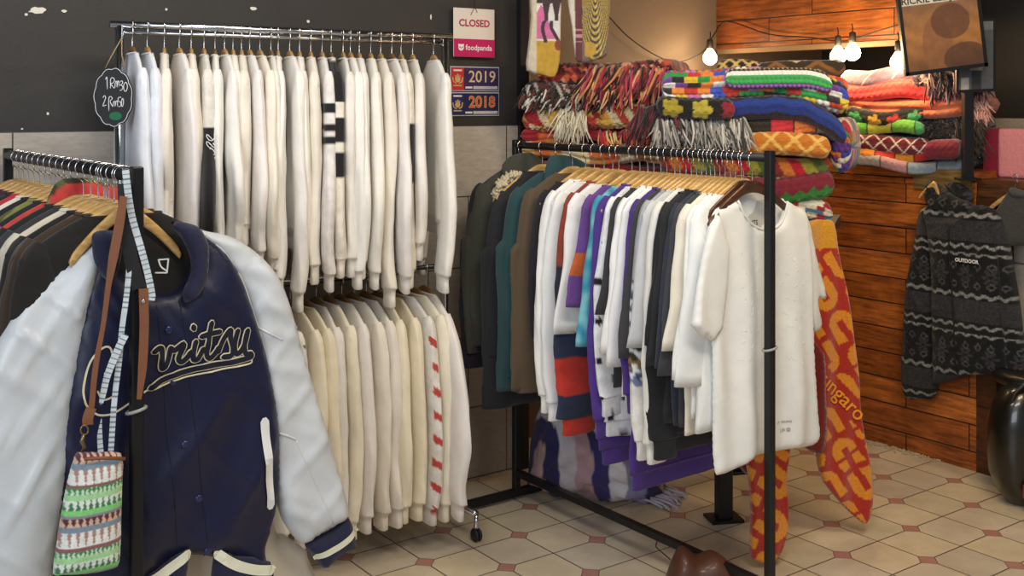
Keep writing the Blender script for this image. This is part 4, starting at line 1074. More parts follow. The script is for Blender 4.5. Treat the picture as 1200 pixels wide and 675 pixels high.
def blanket(label, pL, pR, z0, th, depth, colf, group, layers=1, seed=0, bump=.004, kx=210., ks=190., sag=.012, drop=0.0, name='blanket', shear=0.0, fringe=None, mat=None, rough=0.0, knob=None):
    """folded blanket whose visible front edge runs from pL to pR (xy), resting at height z0"""
    pL = np.asarray(pL, float); pR = np.asarray(pR, float); W_ = np.linalg.norm(pR-pL); ang = math.atan2(pR[1]-pL[1], pR[0]-pL[0])
    e = empty(name, (pL[0], pL[1], z0), ang, label, 'blanket', group)
    nx = int(max(30, W_/(.0042 if knob else .006))); per = 2*(depth+th); nf = int(max(60, th/.004)); 
    # section param: profile points (y: 0 front .. depth back ; z:0..th)
    ph = np.concatenate([np.linspace(0, 1, 26+int(th/.0035)), ])
    fr = []
    m1 = 26+int(th/.0033)
    for t in np.linspace(-math.pi/2, math.pi/2, m1):   # front bulge
        fr.append((-(math.cos(t)**.55)*min(.05, th*.5), th/2+th/2*math.copysign(abs(math.sin(t))**.8, math.sin(t)), 0))
    fr = np.array(fr)
    top = np.array([(y, th, 1) for y in np.linspace(0, depth, int(depth/.012)+2)[1:]])
    bk = np.array([(depth+.02*math.sin(t), th/2+th/2*math.cos(t), 2) for t in np.linspace(0.2, math.pi-.2, 6)])
    bt_ = np.array([(y, 0, 3) for y in np.linspace(depth, 0, 8)[:-1]])
    S = np.vstack([fr, top, bk, bt_]); n = len(S)
    sl = np.concatenate([[0], np.cumsum(np.hypot(*np.diff(S[:, :2], axis=0).T))])
    r = np.random.RandomState(seed); xs = np.linspace(0, W_, nx); ph_ = r.uniform(0, 6.28, 6)
    u = xs/W_; endp = np.clip(np.minimum(xs, W_-xs)/.035, 0, 1); endp = np.sqrt(1-(1-endp)**2)*.85+.15
    dz = sag*(np.sin(2*xs*5+ph_[0])+.6*np.sin(xs*17+ph_[1])) + drop*np.clip((u-.72)/.28, 0, 1)**2*-1
    dy = .014*np.sin(xs*7+ph_[2])+.008*np.sin(xs*21+ph_[3])+shear*u
    X, I = np.meshgrid(xs, np.arange(n), indexing='ij'); Yv = S[:, 0][None, :]+dy[:, None]; ZZ = (S[:, 1][None, :]-th/2)*endp[:, None]+th/2+dz[:, None]
    # layer grooves at the front
    zrel = S[:, 1]/th
    if layers > 1:
        g = np.abs(np.sin(math.pi*layers*zrel+.25*np.sin(xs*9+ph_[4])[:, None])); Yv = Yv+np.where(S[:, 2][None, :] == 0, .022*(1-g**.5), 0)
    v = np.tile(sl, (nx, 1))
    wob = np.where((S[:, 2] == 3)[None, :], 0, 1)
    b = bump*(np.abs(np.sin(X*kx*.5+.5*np.pi*np.floor(v*ks/math.pi)))*np.abs(np.sin(v*ks*.5))) if bump else 0
    if knob: rr_ = np.floor(v/knob[0]); b = bump*np.sqrt(np.abs(np.sin(np.pi*(X/knob[1]+.5*(rr_ % 2))))*np.abs(np.sin(np.pi*v/knob[0])))
    # normals approx in section plane
    ty = np.gradient(S[:, 0]); tz = np.gradient(S[:, 1]); l = np.hypot(ty, tz)+1e-9; ny, nz = -tz/l, ty/l
    ny, nz = (ny, nz)
    ny = np.where(S[:, 2] == 0, -np.abs(np.cos((zrel-.5)*math.pi)), ny); nz = np.where(S[:, 2] == 0, np.sin((zrel-.5)*math.pi), nz)
    Yv = Yv+b*wob*ny[None, :]; ZZ = ZZ+b*wob*nz[None, :]
    if rough: Yv = Yv+r.normal(0, rough, Yv.shape)*wob; ZZ = ZZ+r.normal(0, rough, Yv.shape)*wob
    V = np.stack([X, Yv, ZZ], -1).reshape(-1, 3)
    Fc = [(i*n+k, i*n+(k+1) % n, (i+1)*n+(k+1) % n, (i+1)*n+k) for i in range(nx-1) for k in range(n)]
    Fc.append(tuple(range(n))[::-1]); Fc.append(tuple((nx-1)*n+k for k in range(n)))
    cols = colf(X.ravel(), v.ravel())
    mesh('folded_body', V, Fc, mat or attr_mat('yarn', .95, .5, 70, .3), e, True, cols)
    if fringe:
        x0, x1, y0f, zf, cnt, ln, cl, rad = fringe; cl = pal(cl); mb = MB()
        for k in range(cnt):
            x = r.uniform(x0, x1)*W_; y = -.03+r.normal(0, .008); z = th*r.uniform(*zf); d = np.array([r.normal(0, .28)+y0f, -.35+r.normal(0, .15), -1]); d /= np.linalg.norm(d); L = ln*r.uniform(.6, 1.1)
            P = [np.array([x, y+.015, z]), np.array([x, y-.02, z+.004])+d*L*.15, np.array([x, y-.028, z])+d*L*.55+r.normal(0, .003, 3), np.array([x, y-.024, z])+d*L+r.normal(0, .006, 3)]
            V, Fc = sweep_vf(P, [rad, rad*1.1, rad, rad*.5], 5); mb.add(V, Fc, cl[r.randint(len(cl))])
        tag(mb.build('fringe', attr_mat('yarn_strands', .95, .3, 90, .3), e), kind='stuff')
    return e
def XY(px, Y): return np.array([(px-600)/F*Y, Y])
def zof(py, Y): return H-(py-HZ)/F*Y
GA, GB, GC = 'folded blankets in the left pile', 'folded blankets in the middle pile', 'folded blankets on the wooden half wall'
# pile A (left) : front edge from px 615,Y4.72 to px 775,Y4.50
def stackA(label, y0, y1, colf, l=615, r=778, dl=0, **kw):
    pl = XY(l, 4.70); pr = XY(r, 4.50); zb = zof(y1, 4.6); zt = zof(y0, 4.6); return blanket(label, pl, pr, zb, zt-zb, .34, colf, GA, **kw)
stackA('dark red, orange and black woven blanket with tassels, topmost of the left pile', 74, 97, p_weave(['#7a1f22','#c65a3a','#2a1314','#8f2b2c','#e0a070','#4a1518'], .016), 632, 790, seed=1, layers=2, bump=.008, kx=260, ks=260, sag=.006,
       fringe=(.40, 1.0, -.25, (.3, .9), 230, .17, ['#a8262f','#d98a4e','#5a1820','#e6b27a','#2b1013','#c23b52'], .0055))
stackA('black, grey and brown blanket with shaggy edge, second in the left pile', 97, 124, p_streak(['#151213','#2b1c1a','#6b5a52','#b7b0a6','#5c2a24','#1b1414'], 60), 618, 780, seed=2, bump=.008, rough=.003,
       fringe=(.0, .7, -.5, (.1, .9), 150, .07, ['#1a1515','#cfc8ba','#3a2a26','#7a3228','#e8e2d6'], .005))
stackA('red, mustard and cream blanket with a long cream tassel, third in left pile', 124, 150, p_streak(['#a8202c','#c8963c','#8d1a26','#d6c39a','#b83a2c','#c9a24a'], 30), 615, 782, seed=3, bump=.006, rough=.002,
       fringe=(.28, .46, 0, (.5, 1.0), 120, .13, ['#e2d8bd','#d4c7a4','#efe6cf'], .0035))
stackA('red and orange blanket with yellow folds, fourth in the left pile', 150, 166, p_streak(['#9c1526','#b21c2e','#d8652c','#a5182a'], 12, .2), 613, 784, seed=4, layers=2, bump=.004,
       fringe=(.55, .95, .3, (.4, 1.0), 90, .09, ['#d23a2a','#e08a3c','#e6cf8a','#b81e2c'], .004))
stackA('cream and orange folded blanket, fifth in the left pile', 166, 190, p_streak(['#d9b878','#e6d3a2','#c9853a','#d96a34','#e8dcb8'], 16, .2), 614, 786, seed=5, layers=3, bump=.003)
stackA('crimson blanket, sixth in the left pile below the rail', 190, 222, p_solid('#7d1424', '#a01c30'), 614, 788, seed=6, layers=2, bump=.003)
stackA('plum red blanket at the bottom of the left pile', 222, 256, p_solid('#5c1524', '#8b2030'), 616, 788, seed=7, layers=2, bump=.003)
# pile B (middle)
def stackB(label, y0, y1, colf, l=768, r=978, Yl=4.26, Yr=4.18, depth=.42, **kw):
    pl = XY(l, Yl); pr = XY(r, Yr); zb = zof(y1, 4.2); zt = zof(y0, 4.2); return blanket(label, pl, pr, zb, zt-zb, depth, colf, GB, **kw)
stackB('brown and cream zigzag blanket on top of the middle pile at the right', 70, 90, p_zig(['#3b2a1a','#3b2a1a','#d8c193','#5a3d22','#8a5a2c'], .018, .05, .16), 885, 990, 4.42, 4.34, .25, seed=10, bump=.003, sag=.01)
stackB('yellow and black lattice crocheted blanket under the brightest bulb', 72, 88, p_diam('#2e2417', '#d8b56a', .05, .3), 840, 905, 4.50, 4.46, .22, seed=11, bump=.004)
stackB('red and orange checked blanket at the right end of the middle pile', 90, 108, p_blocks(['#d8432c','#e8703c','#c42a26','#e8853c'], .03), 905, 993, 4.36, 4.30, .25, seed=12, bump=.005)
stackB('multicoloured crocheted granny blanket with knobbly rows, topmost of the middle pile', 84, 118, p_knob(['#2f9a4a','#f0ede4','#7a4aa0','#e6c23a','#c23a2c','#d678b8','#2a2a2c','#e88a3c','#3a58c0'], .021, .024), 776, 992, seed=13, layers=2, bump=.012, knob=(.021, .024), sag=.008, drop=.05)
stackB('striped crocheted blanket with yellow, white, green and purple rows', 82, 101, p_knob(['#5a4a9a','#a86cc0','#3fae58','#46a85a','#f2f0e8','#2a2a22','#c9a23a'], .016, .017, True), 850, 975, 4.19, 4.12, .20, seed=14, bump=.009, knob=(.016, .017), sag=.004, drop=.03)
stackB('dark brown blanket with royal blue band, draped over the middle pile', 116, 142, p_zig(['#2a1c22','#2a1c22','#1c2f74','#223a88','#2a1c22'], .028, .01, .1), 800, 990, 4.22, 4.13, seed=15, bump=.004, drop=.08)
stackB('black blanket with olive yellow crocheted flowers in the middle pile', 116, 138, p_flower('#17130f', ['#a8962c','#b8a83a','#8e2430'], .11), 770, 860, 4.20, 4.17, .2, seed=16, bump=.006)
stackB('red, orange and cream block crocheted blanket with grey shaggy fringe', 138, 160, p_blocks(['#c92f38','#e2813c','#b9b49c','#c02a34','#2a2018'], .085, '#2a1c14'), 768, 972, seed=17, bump=.008, kx=280, ks=280,
       fringe=(.0, .50, .12, (.55, 1.1), 420, .125, ['#8f8a82','#b9b4aa','#5c5650','#a39d93','#d2cdc3','#3a3430'], .0042))
stackB('burgundy and black shaggy blanket at the left end of the middle pile', 122, 150, p_streak(['#4a1420','#1c0d12','#6a1c2a','#2a1016'], 40), 748, 800, 4.30, 4.27, .25, seed=18, bump=.006, rough=.003,
       fringe=(.0, 1., -.3, (.2, 1.0), 130, .12, ['#5a1826','#1f1014','#7a2430','#3a1018'], .004))
stackB('ochre orange blanket with pale yellow diamond lines in the middle pile', 157, 182, p_diam('#c4721f', '#e6b45a', .085, .2), 862, 972, 4.17, 4.12, .35, seed=19, bump=.004, sag=.006)
stackB('maroon blanket beneath the grey fringe in the middle pile', 160, 182, p_streak(['#8a1a22','#a82a26','#6b6a30','#7d1420'], 20), 768, 870, 4.24, 4.20, .35, seed=20, bump=.004, layers=2)
stackB('chevron crocheted blanket in maroon, orange, red and olive', 182, 205, p_zig(['#7a2a22','#d8782c','#c22030','#a8a03a'], .05, .02, .05) if False else (lambda x, v: pal(['#8e2c28','#d97c2e','#c4202e','#a39a34','#5a6a2c'])[np.floor((x+.6*np.abs(v-.045))/.042).astype(int) % 5]), 775, 972, seed=21, bump=.005, layers=1)
stackB('green, yellow and maroon zigzag crocheted blanket in the middle pile', 205, 236, p_zig(['#b8b52c','#4a9a38','#2f7a30','#7a1c2c','#7a1c2c','#6a1826'], .028, .022, .05), 772, 976, seed=22, bump=.005)
stackB('white, red and blue granny square blanket at the bottom of middle pile', 234, 262, p_knob(['#d9cdb4','#c8bda6','#3a6a86','#9a2430','#e2dac6'], .014, .016), 776, 974, seed=23, bump=.006, kx=300, ks=300)
# pile C (on the half wall)
def stackC(label, y0, y1, colf, l=990, r=1130, Yl=5.25, Yr=4.85, depth=.32, **kw):
    pl = XY(l, Yl); pr = XY(r, Yr); zb = zof(y1, 5.0); zt = zof(y0, 5.0); return blanket(label, pl, pr, zb, zt-zb, depth, colf, GC, **kw)
stackC('mauve grey blanket with thin white arcs, topmost on the half wall', 78, 97, p_arc('#6f5f70', '#c8bfc6', .14, .03), 990, 1085, 5.25, 4.98, seed=30, bump=.002)
stackC('dark purple and black shaggy blanket behind the record sleeve', 84, 106, p_streak(['#2a2430','#4a3a4a','#6a5a6a','#1c181f','#b8a8a0'], 40), 1072, 1155, 5.02, 4.88, seed=31, bump=.006, rough=.003,
       fringe=(.2, 1., .1, (.0, 1.0), 140, .09, ['#3a3040','#b08a84','#201a22','#d8a8a0','#1f2436'], .004))
stackC('bright red crocheted blanket second from top on the half wall', 97, 118, p_solid('#cf2f35', '#e0453c'), 988, 1100, 5.25, 4.95, seed=32, bump=.005)
stackC('salmon orange crocheted blanket below the bright red one', 116, 136, p_solid('#d85a3a', '#e88a62'), 990, 1140, seed=33, layers=2, bump=.005)
stackC('salmon pink fringed blanket end by the black post', 106, 136, p_streak(['#d0705a','#e0a090','#b85040'], 30), 1100, 1158, 4.98, 4.88, seed=34, bump=.004, layers=3,
       fringe=(.5, 1., .4, (.0, 1.0), 90, .06, ['#e0a898','#d88a78','#f0cabf'], .0035))
stackC('black blanket with green and gold crocheted medallions', 126, 144, p_flower('#1d1a16', ['#3a9a5a','#c79a3a','#b83a3a','#48a068'], .09), 992, 1085, 5.18, 4.98, seed=35, bump=.004)
stackC('black shaggy blanket hanging over right end of the half wall', 138, 166, p_streak(['#141214','#1f1a1c','#2a2224'], 30), 1080, 1152, 5.0, 4.86, seed=36, bump=.006, rough=.004,
       fringe=(.55, 1., .3, (.0, 1.0), 130, .10, ['#151315','#221c1e','#3a2a20'], .004))
stackC('lime green and yellow striped blanket on the half wall', 144, 159, p_blocks(['#5aa53a','#b8b83a','#6ab03e','#3f9a5a'], .11, '#20301a'), 990, 1085, 5.18, 4.96, seed=37, bump=.003)
stackC('maroon blanket with white diamond border on the half wall', 158, 177, p_diam('#6a1626', '#e8d8cf', .07, .12), 990, 1090, 5.18, 4.95, seed=38, bump=.003)
stackC('maroon rolled blanket right of the diamond-bordered one', 160, 182, p_solid('#6a1628', '#7d1e34'), 1088, 1128, 4.90, 4.80, seed=39, bump=.003)
stackC('red and orange block crocheted blanket low on the half wall', 175, 189, p_blocks(['#c22a24','#df8a2a','#cf3428','#d9922e','#b82a26'], .085, '#5a1410'), 985, 1105, 5.20, 4.92, seed=40, bump=.005)
stackC('pale grey, pink and blue blanket at the bottom on the half wall', 186, 199, p_blocks(['#a39a94','#b98a8a','#8fa0aa','#8c9ba6','#7d92a3'], .12, '#3a3436'), 1003, 1132, 5.14, 4.86, seed=41, bump=.003)
e = stackC('knobbly purple and orange crocheted corner at the left of the half wall', 140, 192, p_knob(['#6a3a90','#e27a3c','#3aa050','#d23a4a','#e8e0d0','#3a4aa8'], .021, .023), 976, 1002, 4.42, 4.38, .12, seed=42, bump=.011, knob=(.021, .023))

# display table under the piles
tbm = MB()
pq = [XY(622, 4.74), XY(770, 4.30), XY(976, 4.20), XY(985, 4.66), XY(800, 5.0), XY(640, 5.1)]
tabz = zof(262, 4.2)
dt = empty('display_table', (*XY(848, 4.22), 0), 0, 'low black pedestal table carrying the blanket piles behind the centre rack', 'table')
bx, by = dt.location[0], dt.location[1]
V = [(p[0]-bx, p[1]-by, z) for z in (tabz-.05, tabz-.012) for p in pq]; n = 6
mesh('table_top', V, [tuple(range(n))[::-1], tuple(range(n, 2*n))]+[(i, (i+1) % n, n+(i+1) % n, n+i) for i in range(n)], plain('dark_table_board', '#3b2a1e', .6), dt, False)
for p in (XY(848, 4.24), XY(664, 4.92), XY(866, 4.8)):
    V, Fc = box_vf((-.028, -.028, .01), (.028, .028, tabz-.05), .004); o = mesh('pedestal', V, Fc, M_BLACK, dt, False); o.location = (p[0]-bx, p[1]-by, 0); o.rotation_euler = (0, 0, .2)
    V, Fc = box_vf((-.065, -.05, 0), (.065, .05, .012), .002); mesh('base_plate', V, Fc, M_BLACK, o, False)

# ------------------------------------------------------------------ orange scarf / towels
def logo_pat(X, Z, x0=0, z0=0, rot=-.55):
    c = np.tile(np.array(lin('#b5260f')), (len(X), 1)); O = np.array(lin('#e8921a'))
    ca, sa = math.cos(rot), math.sin(rot); U = (X-x0)*ca-(Z-z0)*sa; Vv = (X-x0)*sa+(Z-z0)*ca
    p, q = .118, .135; iu = np.floor(U/p); off = (iu % 2)*.5; iv = np.floor(Vv/q+off); a = U/p-iu-.5; b = Vv/q+off-iv-.5; kind = ((iu+2*iv) % 3).astype(int)
    a2 = np.where(kind == 1, -a, a); b2 = np.where(kind == 2, -b, b)
    # thick U / C: rounded outer shape minus slot open on one end, with straight slanted ends
    outer = (np.abs(a2) < .40) & (b2 > -.42) & (np.hypot(np.clip(np.abs(a2), 0, 1), np.clip(b2-.02, 0, 1)) < .42)
    slot = (np.abs(a2) < .11) & (b2 < .16); k = outer & ~slot
    k &= ~((kind == 1) & (np.abs(b2+.1) < .05))
    c[k] = O; return c
M_TOW = attr_mat('terry_towel', .98, .7, 120, .4)
def towel(name, label, pts, Yf, colf, res=.006, seed=0, T=.014):
    o0 = PY(*np.mean(pts, axis=0), 4.0); e = empty(name, o0, 0, label, 'towel')
    q = []; 
    for x, y in pts: p = PY(x, y, Yf(y)); q.append((p[0]-o0[0], p[2]-o0[2]))
    P = Panel(q, T, .02, res, None, 3, 0)
    def fold(X, Z): return .012*np.sin(30*X+3*Z+seed)+.006*np.sin(70*X-4*Z)
    P.fold = fold; o = P.build('cloth_sheet', M_TOW, e, colf, disp=lambda X, Z: .0018*np.abs(np.sin(X*520)))
    me = o.data  # shear depth with height
    for v in me.vertices:
        z = v.co.z+o0[2]; py = HZ+(H-z)*F/4.0; v.co.y += Yf(py)-o0[1]
    return e, o, P, o0
big = [(952,258),(966,258),(978,262),(984,300),(994,345),(1001,395),(1007,440),(1009,480),(1014,515),(1021,550),(1023,590),(1017,612),(1008,611),(990,595),(975,578),(962,560),(956,535),(957,500),(962,470),(952,440),(945,400),(940,330),(938,270)]
def bigcol(X, Z):
    c = logo_pat(X, Z, .03, .1); q0 = PY(986, 464, 4.08)-o0big; L_ = np.abs((X-q0[0])*math.sin(.8)+(Z-q0[2])*math.cos(.8)) < .038; c[L_] = lin('#b5260f'); zt = PY(960, 290, 4.1)[2]-e0z; k = Z > zt; c[k] = lin('#dd9a20'); zb = Z < (PY(960, 575, 4.1)[2]-e0z+(X*-.9)); c[zb] = lin('#a8240f'); 
    # leave a lane for the word
    return c
o0big = PY(*np.mean(big, axis=0), 4.0); e0z = o0big[2]
Yb = lambda y: 4.08
te, to, tP, t0 = towel('beach_towel', 'orange and red logo-patterned beach towel hanging right of the white t-shirt', big, Yb, bigcol)
M_ORT = plain('orange_terry', '#ec9c2c', .95)
cx = PY(986, 464, 4.08)-t0
ca, sa = math.cos(-.8), math.sin(-.8)
text_mesh('ungaro', M_ORT, to, .078, lambda x, y, z: (cx[0]+x*ca-y*sa, 4.08-t0[1]+float(tP.front([cx[0]+x*ca-y*sa], [cx[2]+x*sa+y*ca])[0])-.006, cx[2]+x*sa+y*ca), 'lettering', .0006)
small = [(868,300),(925,300),(932,400),(928,520),(923,560),(926,600),(924,630),(918,650),(905,663),(888,660),(879,648),(880,600),(877,560),(870,500)]
e0z = PY(*np.mean(small, axis=0), 4.0)[2]
Ys = lambda y: 4.02-.25*np.clip((y-300)/360, 0, 1)
towel('beach_towel', 'narrow orange and red towel end hanging to the floor behind the near post', small, Ys, lambda X, Z: logo_pat(X, Z, .02, .03, -.9), seed=2)
towel('red_cloth', 'dark red cloth edge peeping out under the front white t-shirt', [(850,400),(955,400),(968,460),(968,524),(955,531),(930,520),(905,545),(884,560),(864,545),(856,520)], lambda y: 4.00, lambda X, Z: np.tile(np.array(lin('#7d1410')), (len(X), 1)), .012, 3)

# ------------------------------------------------------------------ fleece jacket on the half wall
FA = AW-.055
def frameA(o):
    def f(pts, a):
        out = []
        for p in pts:
            q = PA(p[0], p[1], a)-o; out.append((-(q[0]*Nd[0]+q[1]*Nd[1]), q[2]))   # x runs towards the camera (-n)
        return np.array(out)
    return f
FO = PA(1110, 200, FA+.01); fa = frameA(FO); AZ = math.atan2(-Nd[1], -Nd[0])
fl = empty('fleece_jacket', FO, AZ, 'black and grey nordic-patterned fleece jacket hung on the wooden half wall', 'jacket')
def fleece(X, Z):
    n = len(X); c = np.tile(np.array(lin('#0b0b0d')), (n, 1)); G = np.array(lin('#37373a')); G2 = np.array(lin('#525255')); Wc = np.array(lin('#8f8f8c'))
    v = (-Z) % .34; w = v+.006*np.sin(X*120)
    def line(k0, t=.006): 
        k = np.abs(w-k0) < t; c[k] = Wc
    k = (v > .20) & (v < .29); c[k] = G*(.6+.5*hsh(np.floor(X[k]/.004), np.floor(Z[k]/.004)))[:, None]
    cxx = (X % .055)/.055-.5; 
    for zc in (.055, .135):
        dz = (v-zc)/.055; r = np.abs(cxx)+np.abs(dz); k = (np.abs(r-.26) < .07); c[k] = G2
    cx2 = ((X+.03) % .11)/.11-.5; dz = (v-.095)/.10; a = np.arctan2(dz, cx2); r = np.hypot(cx2, dz); k = (r < .30*np.abs(np.cos(3*a))+.04) & (r > .07); c[k] = G
    line(.005); line(.180, .007); line(.312, .006)
    return c*(.55+.75*hsh(np.floor(X/.0035), np.floor(Z/.0035)))[:, None]
M_FLE = attr_mat('fleece', 1.0, .9, 160, .08, .006)
fuz = lambda X, Z: .0030*hsh(np.floor(X/.005), np.floor(Z/.005))
def fp(pts, name, T, R, y, seed, par=fl, colf=fleece, res=.0055, A=.008):
    P = Panel(fa(pts, FA), T, R, res, rnd_fold(seed, A, (12, 40), (-14, 14)), 3, y); return P, P.build(name, M_FLE, par, colf, fuz)
fp([(1086,242),(1078,252),(1074,280),(1068,310),(1062,350),(1060,400),(1058,430),(1062,464),(1080,468),(1096,464),(1098,430),(1097,380),(1096,330),(1095,280),(1094,250)], 'sleeve', .045, .05, -.01, 41)
fp([(1160,243),(1172,254),(1180,276),(1186,310),(1193,350),(1199,400),(1206,440),(1213,470),(1190,474),(1180,440),(1178,400),(1174,350),(1170,300),(1160,262)], 'sleeve', .045, .04, -.01, 42)
PF, fbod = fp([(1092,240),(1100,238),(1120,243),(1145,240),(1160,243),(1170,262),(1175,300),(1179,350),(1182,400),(1182,434),(1160,438),(1138,440),(1118,446),(1100,450),(1097,440),(1096,380),(1095,320),(1090,270),(1086,250)], 'body', .06, .07, -.02, 43)
fp([(1090,222),(1092,215),(1099,213),(1108,219),(1118,226),(1129,232),(1140,236),(1143,246),(1138,253),(1125,252),(1108,247),(1097,243),(1091,234)], 'collar', .04, .025, -.04, 44)
fp([(1108,216),(1118,213),(1128,217),(1138,226),(1140,236),(1128,234),(1116,226)], 'collar', .03, .02, -.01, 45)
def fdecal(pts, w, mat, name): 
    q = cr(fa(pts, FA), 5); y = PF.front(q[:, 0], q[:, 1])-.003; V, Fc = sweep_vf(np.stack([q[:, 0], y, q[:, 1]], 1), w, 6); mesh(name, V, Fc, mat, fbod)
fdecal([(1124,255),(1124,300),(1127,350),(1130,400),(1131,440)], .004, plain('black_zip', '#0c0c0d', .5), 'zip')
lc = fa([(1146, 304)], FA)[0]
V, Fc = box_vf((lc[0]-.045, -.095, lc[1]-.011), (lc[0]+.045, -.080, lc[1]+.011), .002); lb = mesh('chest_label', V, Fc, plain('black_patch', '#0e0e10', .7), fl, False)
text_mesh('OUTDOOR', plain('white_print', '#e8e8e2', .7), lb, .021, lambda x, y, z: (lc[0]+x, -.0965, lc[1]+y), 'lettering', .0007)
hg = hanger((FO[0]-Wd[0]*.075+.0, FO[1]-Wd[1]*.075, FO[2]+.005), AZ+.25, 'pale wooden hanger holding the nordic fleece jacket', None, M_HW, .0165); hg.scale = (.26, 1, .75); hg.rotation_euler = (0, .25, AZ)
# grey sweater next to it
SB = AW-.02
so = PA(1190, 230, SB); fs = frameA(so); sw_ = empty('sweater', so, AZ, 'plain dark grey mock-neck sweater hung at the right edge of the half wall', 'sweater')
Panel(fs([(1186,220),(1200,226),(1215,228),(1225,222),(1260,240),(1275,300),(1262,300),(1250,288),(1190,288),(1170,288),(1163,262),(1168,245)], SB), .03, .04, .012, rnd_fold(5, .005), 3, 0).build('body', cloth('#3e3d3a', bump=.7, sc=90, name='knit'), sw_)
Panel(fs([(1184,222),(1192,219),(1205,224),(1220,222),(1222,230),(1205,232),(1190,230)], SB), .02, .02, .01, None, 2, -.02).build('collar', cloth('#4a4844', bump=.7, sc=90, name='knit'), sw_)
hg = hanger((*so[:2], so[2]+.08), AZ, 'pale wooden hanger holding the dark grey sweater', None, M_HW, .0165); hg.scale = (.6, 1, .8)
# pale tiled ledge cloth pieces (pink and crimson) on the counter at right
def cloth_block(name, label, cat, l, r, yt, yb, a, hexc, hexd=None, th=.10, mat=None):
    p = PA(l, yb, a); q = PA(r, yb, a); zt = PA((l+r)/2, yt, a)[2]; L = np.linalg.norm((q-p)[:2]); e = empty(name, p, AZ, label, cat)
    mb = MB(); nx, nz = 30, 16; V = []; 
    C = [(x, .05, (zt-p[2])/2) for x in np.linspace(0, L, nx)]
    V, Fc = loft(C, [(0,0,1)]*nx, [(zt-p[2])/2]*nx, [th*.5]*nx, 28, 9)
    mesh('folded_body', V, Fc, mat or cloth(hexc, bump=.6, sc=60, name='quilt'), e); return e
cloth_block('folded_quilt', 'crimson folded fabric standing beside the pink one on the counter', 'fabric', 1152, 1170, 150, 206, AW+.16, '#8e1434')
cloth_block('folded_quilt', 'pink quilted fabric standing on the counter at the right edge', 'fabric', 1170, 1230, 151, 208, AW+.16, '#e58e90')
cloth_block('folded_quilt', 'beige folded cloth behind the pink quilted fabric', 'fabric', 1165, 1230, 139, 152, AW+.40, '#9d8f78')

# black rounded case bottom right
def PYg(px, py): Y = H*F/(py-HZ); return PY(px, py, Y)
bc = PY(1205, 560, 4.42); bc[2] = 0
ca_ = empty('hard_case', bc, 0, 'black rounded hard case with an arched handle standing on the floor at right edge', 'case')
C = []; rx = []; ry = []
for z, w in ((0, .05), (.01, .085), (.05, .12), (.12, .145), (.22, .155), (.32, .15), (.40, .13), (.45, .10), (.475, .06), (.48, .02)):
    C.append((0.0, 0, z)); rx.append(w); ry.append(w*.75)
V, Fc = loft(C, [(1,0,0)]*len(C), rx, ry, 40, 2.8); mesh('shell', V, Fc, plain('glossy_black_plastic', '#15140f', .28, coat=.4), ca_)
V, Fc = sweep_vf([(-.10, -.06, .40), (-.085, -.07, .46), (-.05, -.075, .495), (0, -.075, .51), (.05, -.075, .495), (.09, -.07, .45)], .006, 8); mesh('handle', V, Fc, plain('dark_rubber', '#2a2723', .5), ca_)
V, Fc = box_vf((-.075, -.128, .055), (-.05, -.108, .115), .006); lk = mesh('latch', V, Fc, plain('red_latch', '#9a3a2c', .4), ca_, False)
V, Fc = box_vf((-.070, -.131, .085), (-.055, -.127, .108), .001); mesh('latch_sticker', V, Fc, plain('white_sticker', '#d8d4cc', .5), lk, False)
# dark stool behind case, seat just under the fleece
st = empty('stool', (*PY(1222, 440, 4.55)[:2], 0), 0, 'black padded stool behind the hard case at the right edge', 'stool')
V, Fc = loft([(0,0,.44),(0,0,.45),(0,0,.48),(0,0,.50),(0,0,.505)], [(1,0,0)]*5, [.16,.185,.19,.17,.1], [.16,.185,.19,.17,.1], 32, 2.2); mesh('seat', V, Fc, plain('black_vinyl', '#161616', .35), st)
for a in (.6, 2.2, 3.9, 5.4):
    V, Fc = sweep_vf([(.13*math.cos(a), .13*math.sin(a), .45), (.17*math.cos(a), .17*math.sin(a), 0.0)], .012, 8); mesh('leg', V, Fc, M_BLACK, st)

# ------------------------------------------------------------------ signs
def flat_sign(name, label, l, t, r, b_, bp, th=.006, mat=None, bev=.002, cat='sign'):
    c0 = PB((l+r)/2, (t+b_)/2, bp); pl = PB(l, (t+b_)/2, bp); pr = PB(r, (t+b_)/2, bp); w = np.linalg.norm(pr-pl); h = PB((l+r)/2, t, bp)[2]-PB((l+r)/2, b_, bp)[2]
    e = empty(name, c0, WANG, label, cat); V, Fc = box_vf((-w/2, 0, -h/2), (w/2, th, h/2), bev); mesh('board', V, Fc, mat, e, False); return e, w, h
M_SW = plain('cream_plastic', '#e3d8cb', .5, var=.03); M_PK = plain('magenta_print', '#c2185f', .45, var=.04); M_PKD = plain('crimson_letters', '#a8154e', .5, var=.02); M_WH = plain('white_letters', '#f3eef0', .5, var=.02)
sg, w, h = flat_sign('shop_sign', 'cream and pink CLOSED sign hanging on the dark wall', 532, 10, 580, 67, BW-.03, .005, M_SW)
V, Fc = box_vf((-w/2+.0005, -.0015, -h/2+.0005), (w/2-.0005, .0, -h/2+h*.37), .001); mesh('pink_band', V, Fc, M_PK, sg, False)
text_mesh('CLOSED', M_PKD, sg, h*.20, lambda x, y, z: (x, -.001, h*.19+y), 'lettering', .0011, sx=1.03)
text_mesh('foodpanda', M_WH, sg, h*.155, lambda x, y, z: (x+w*.10, -.0025, -h*.31+y), 'lettering', .0004, sx=1.0)
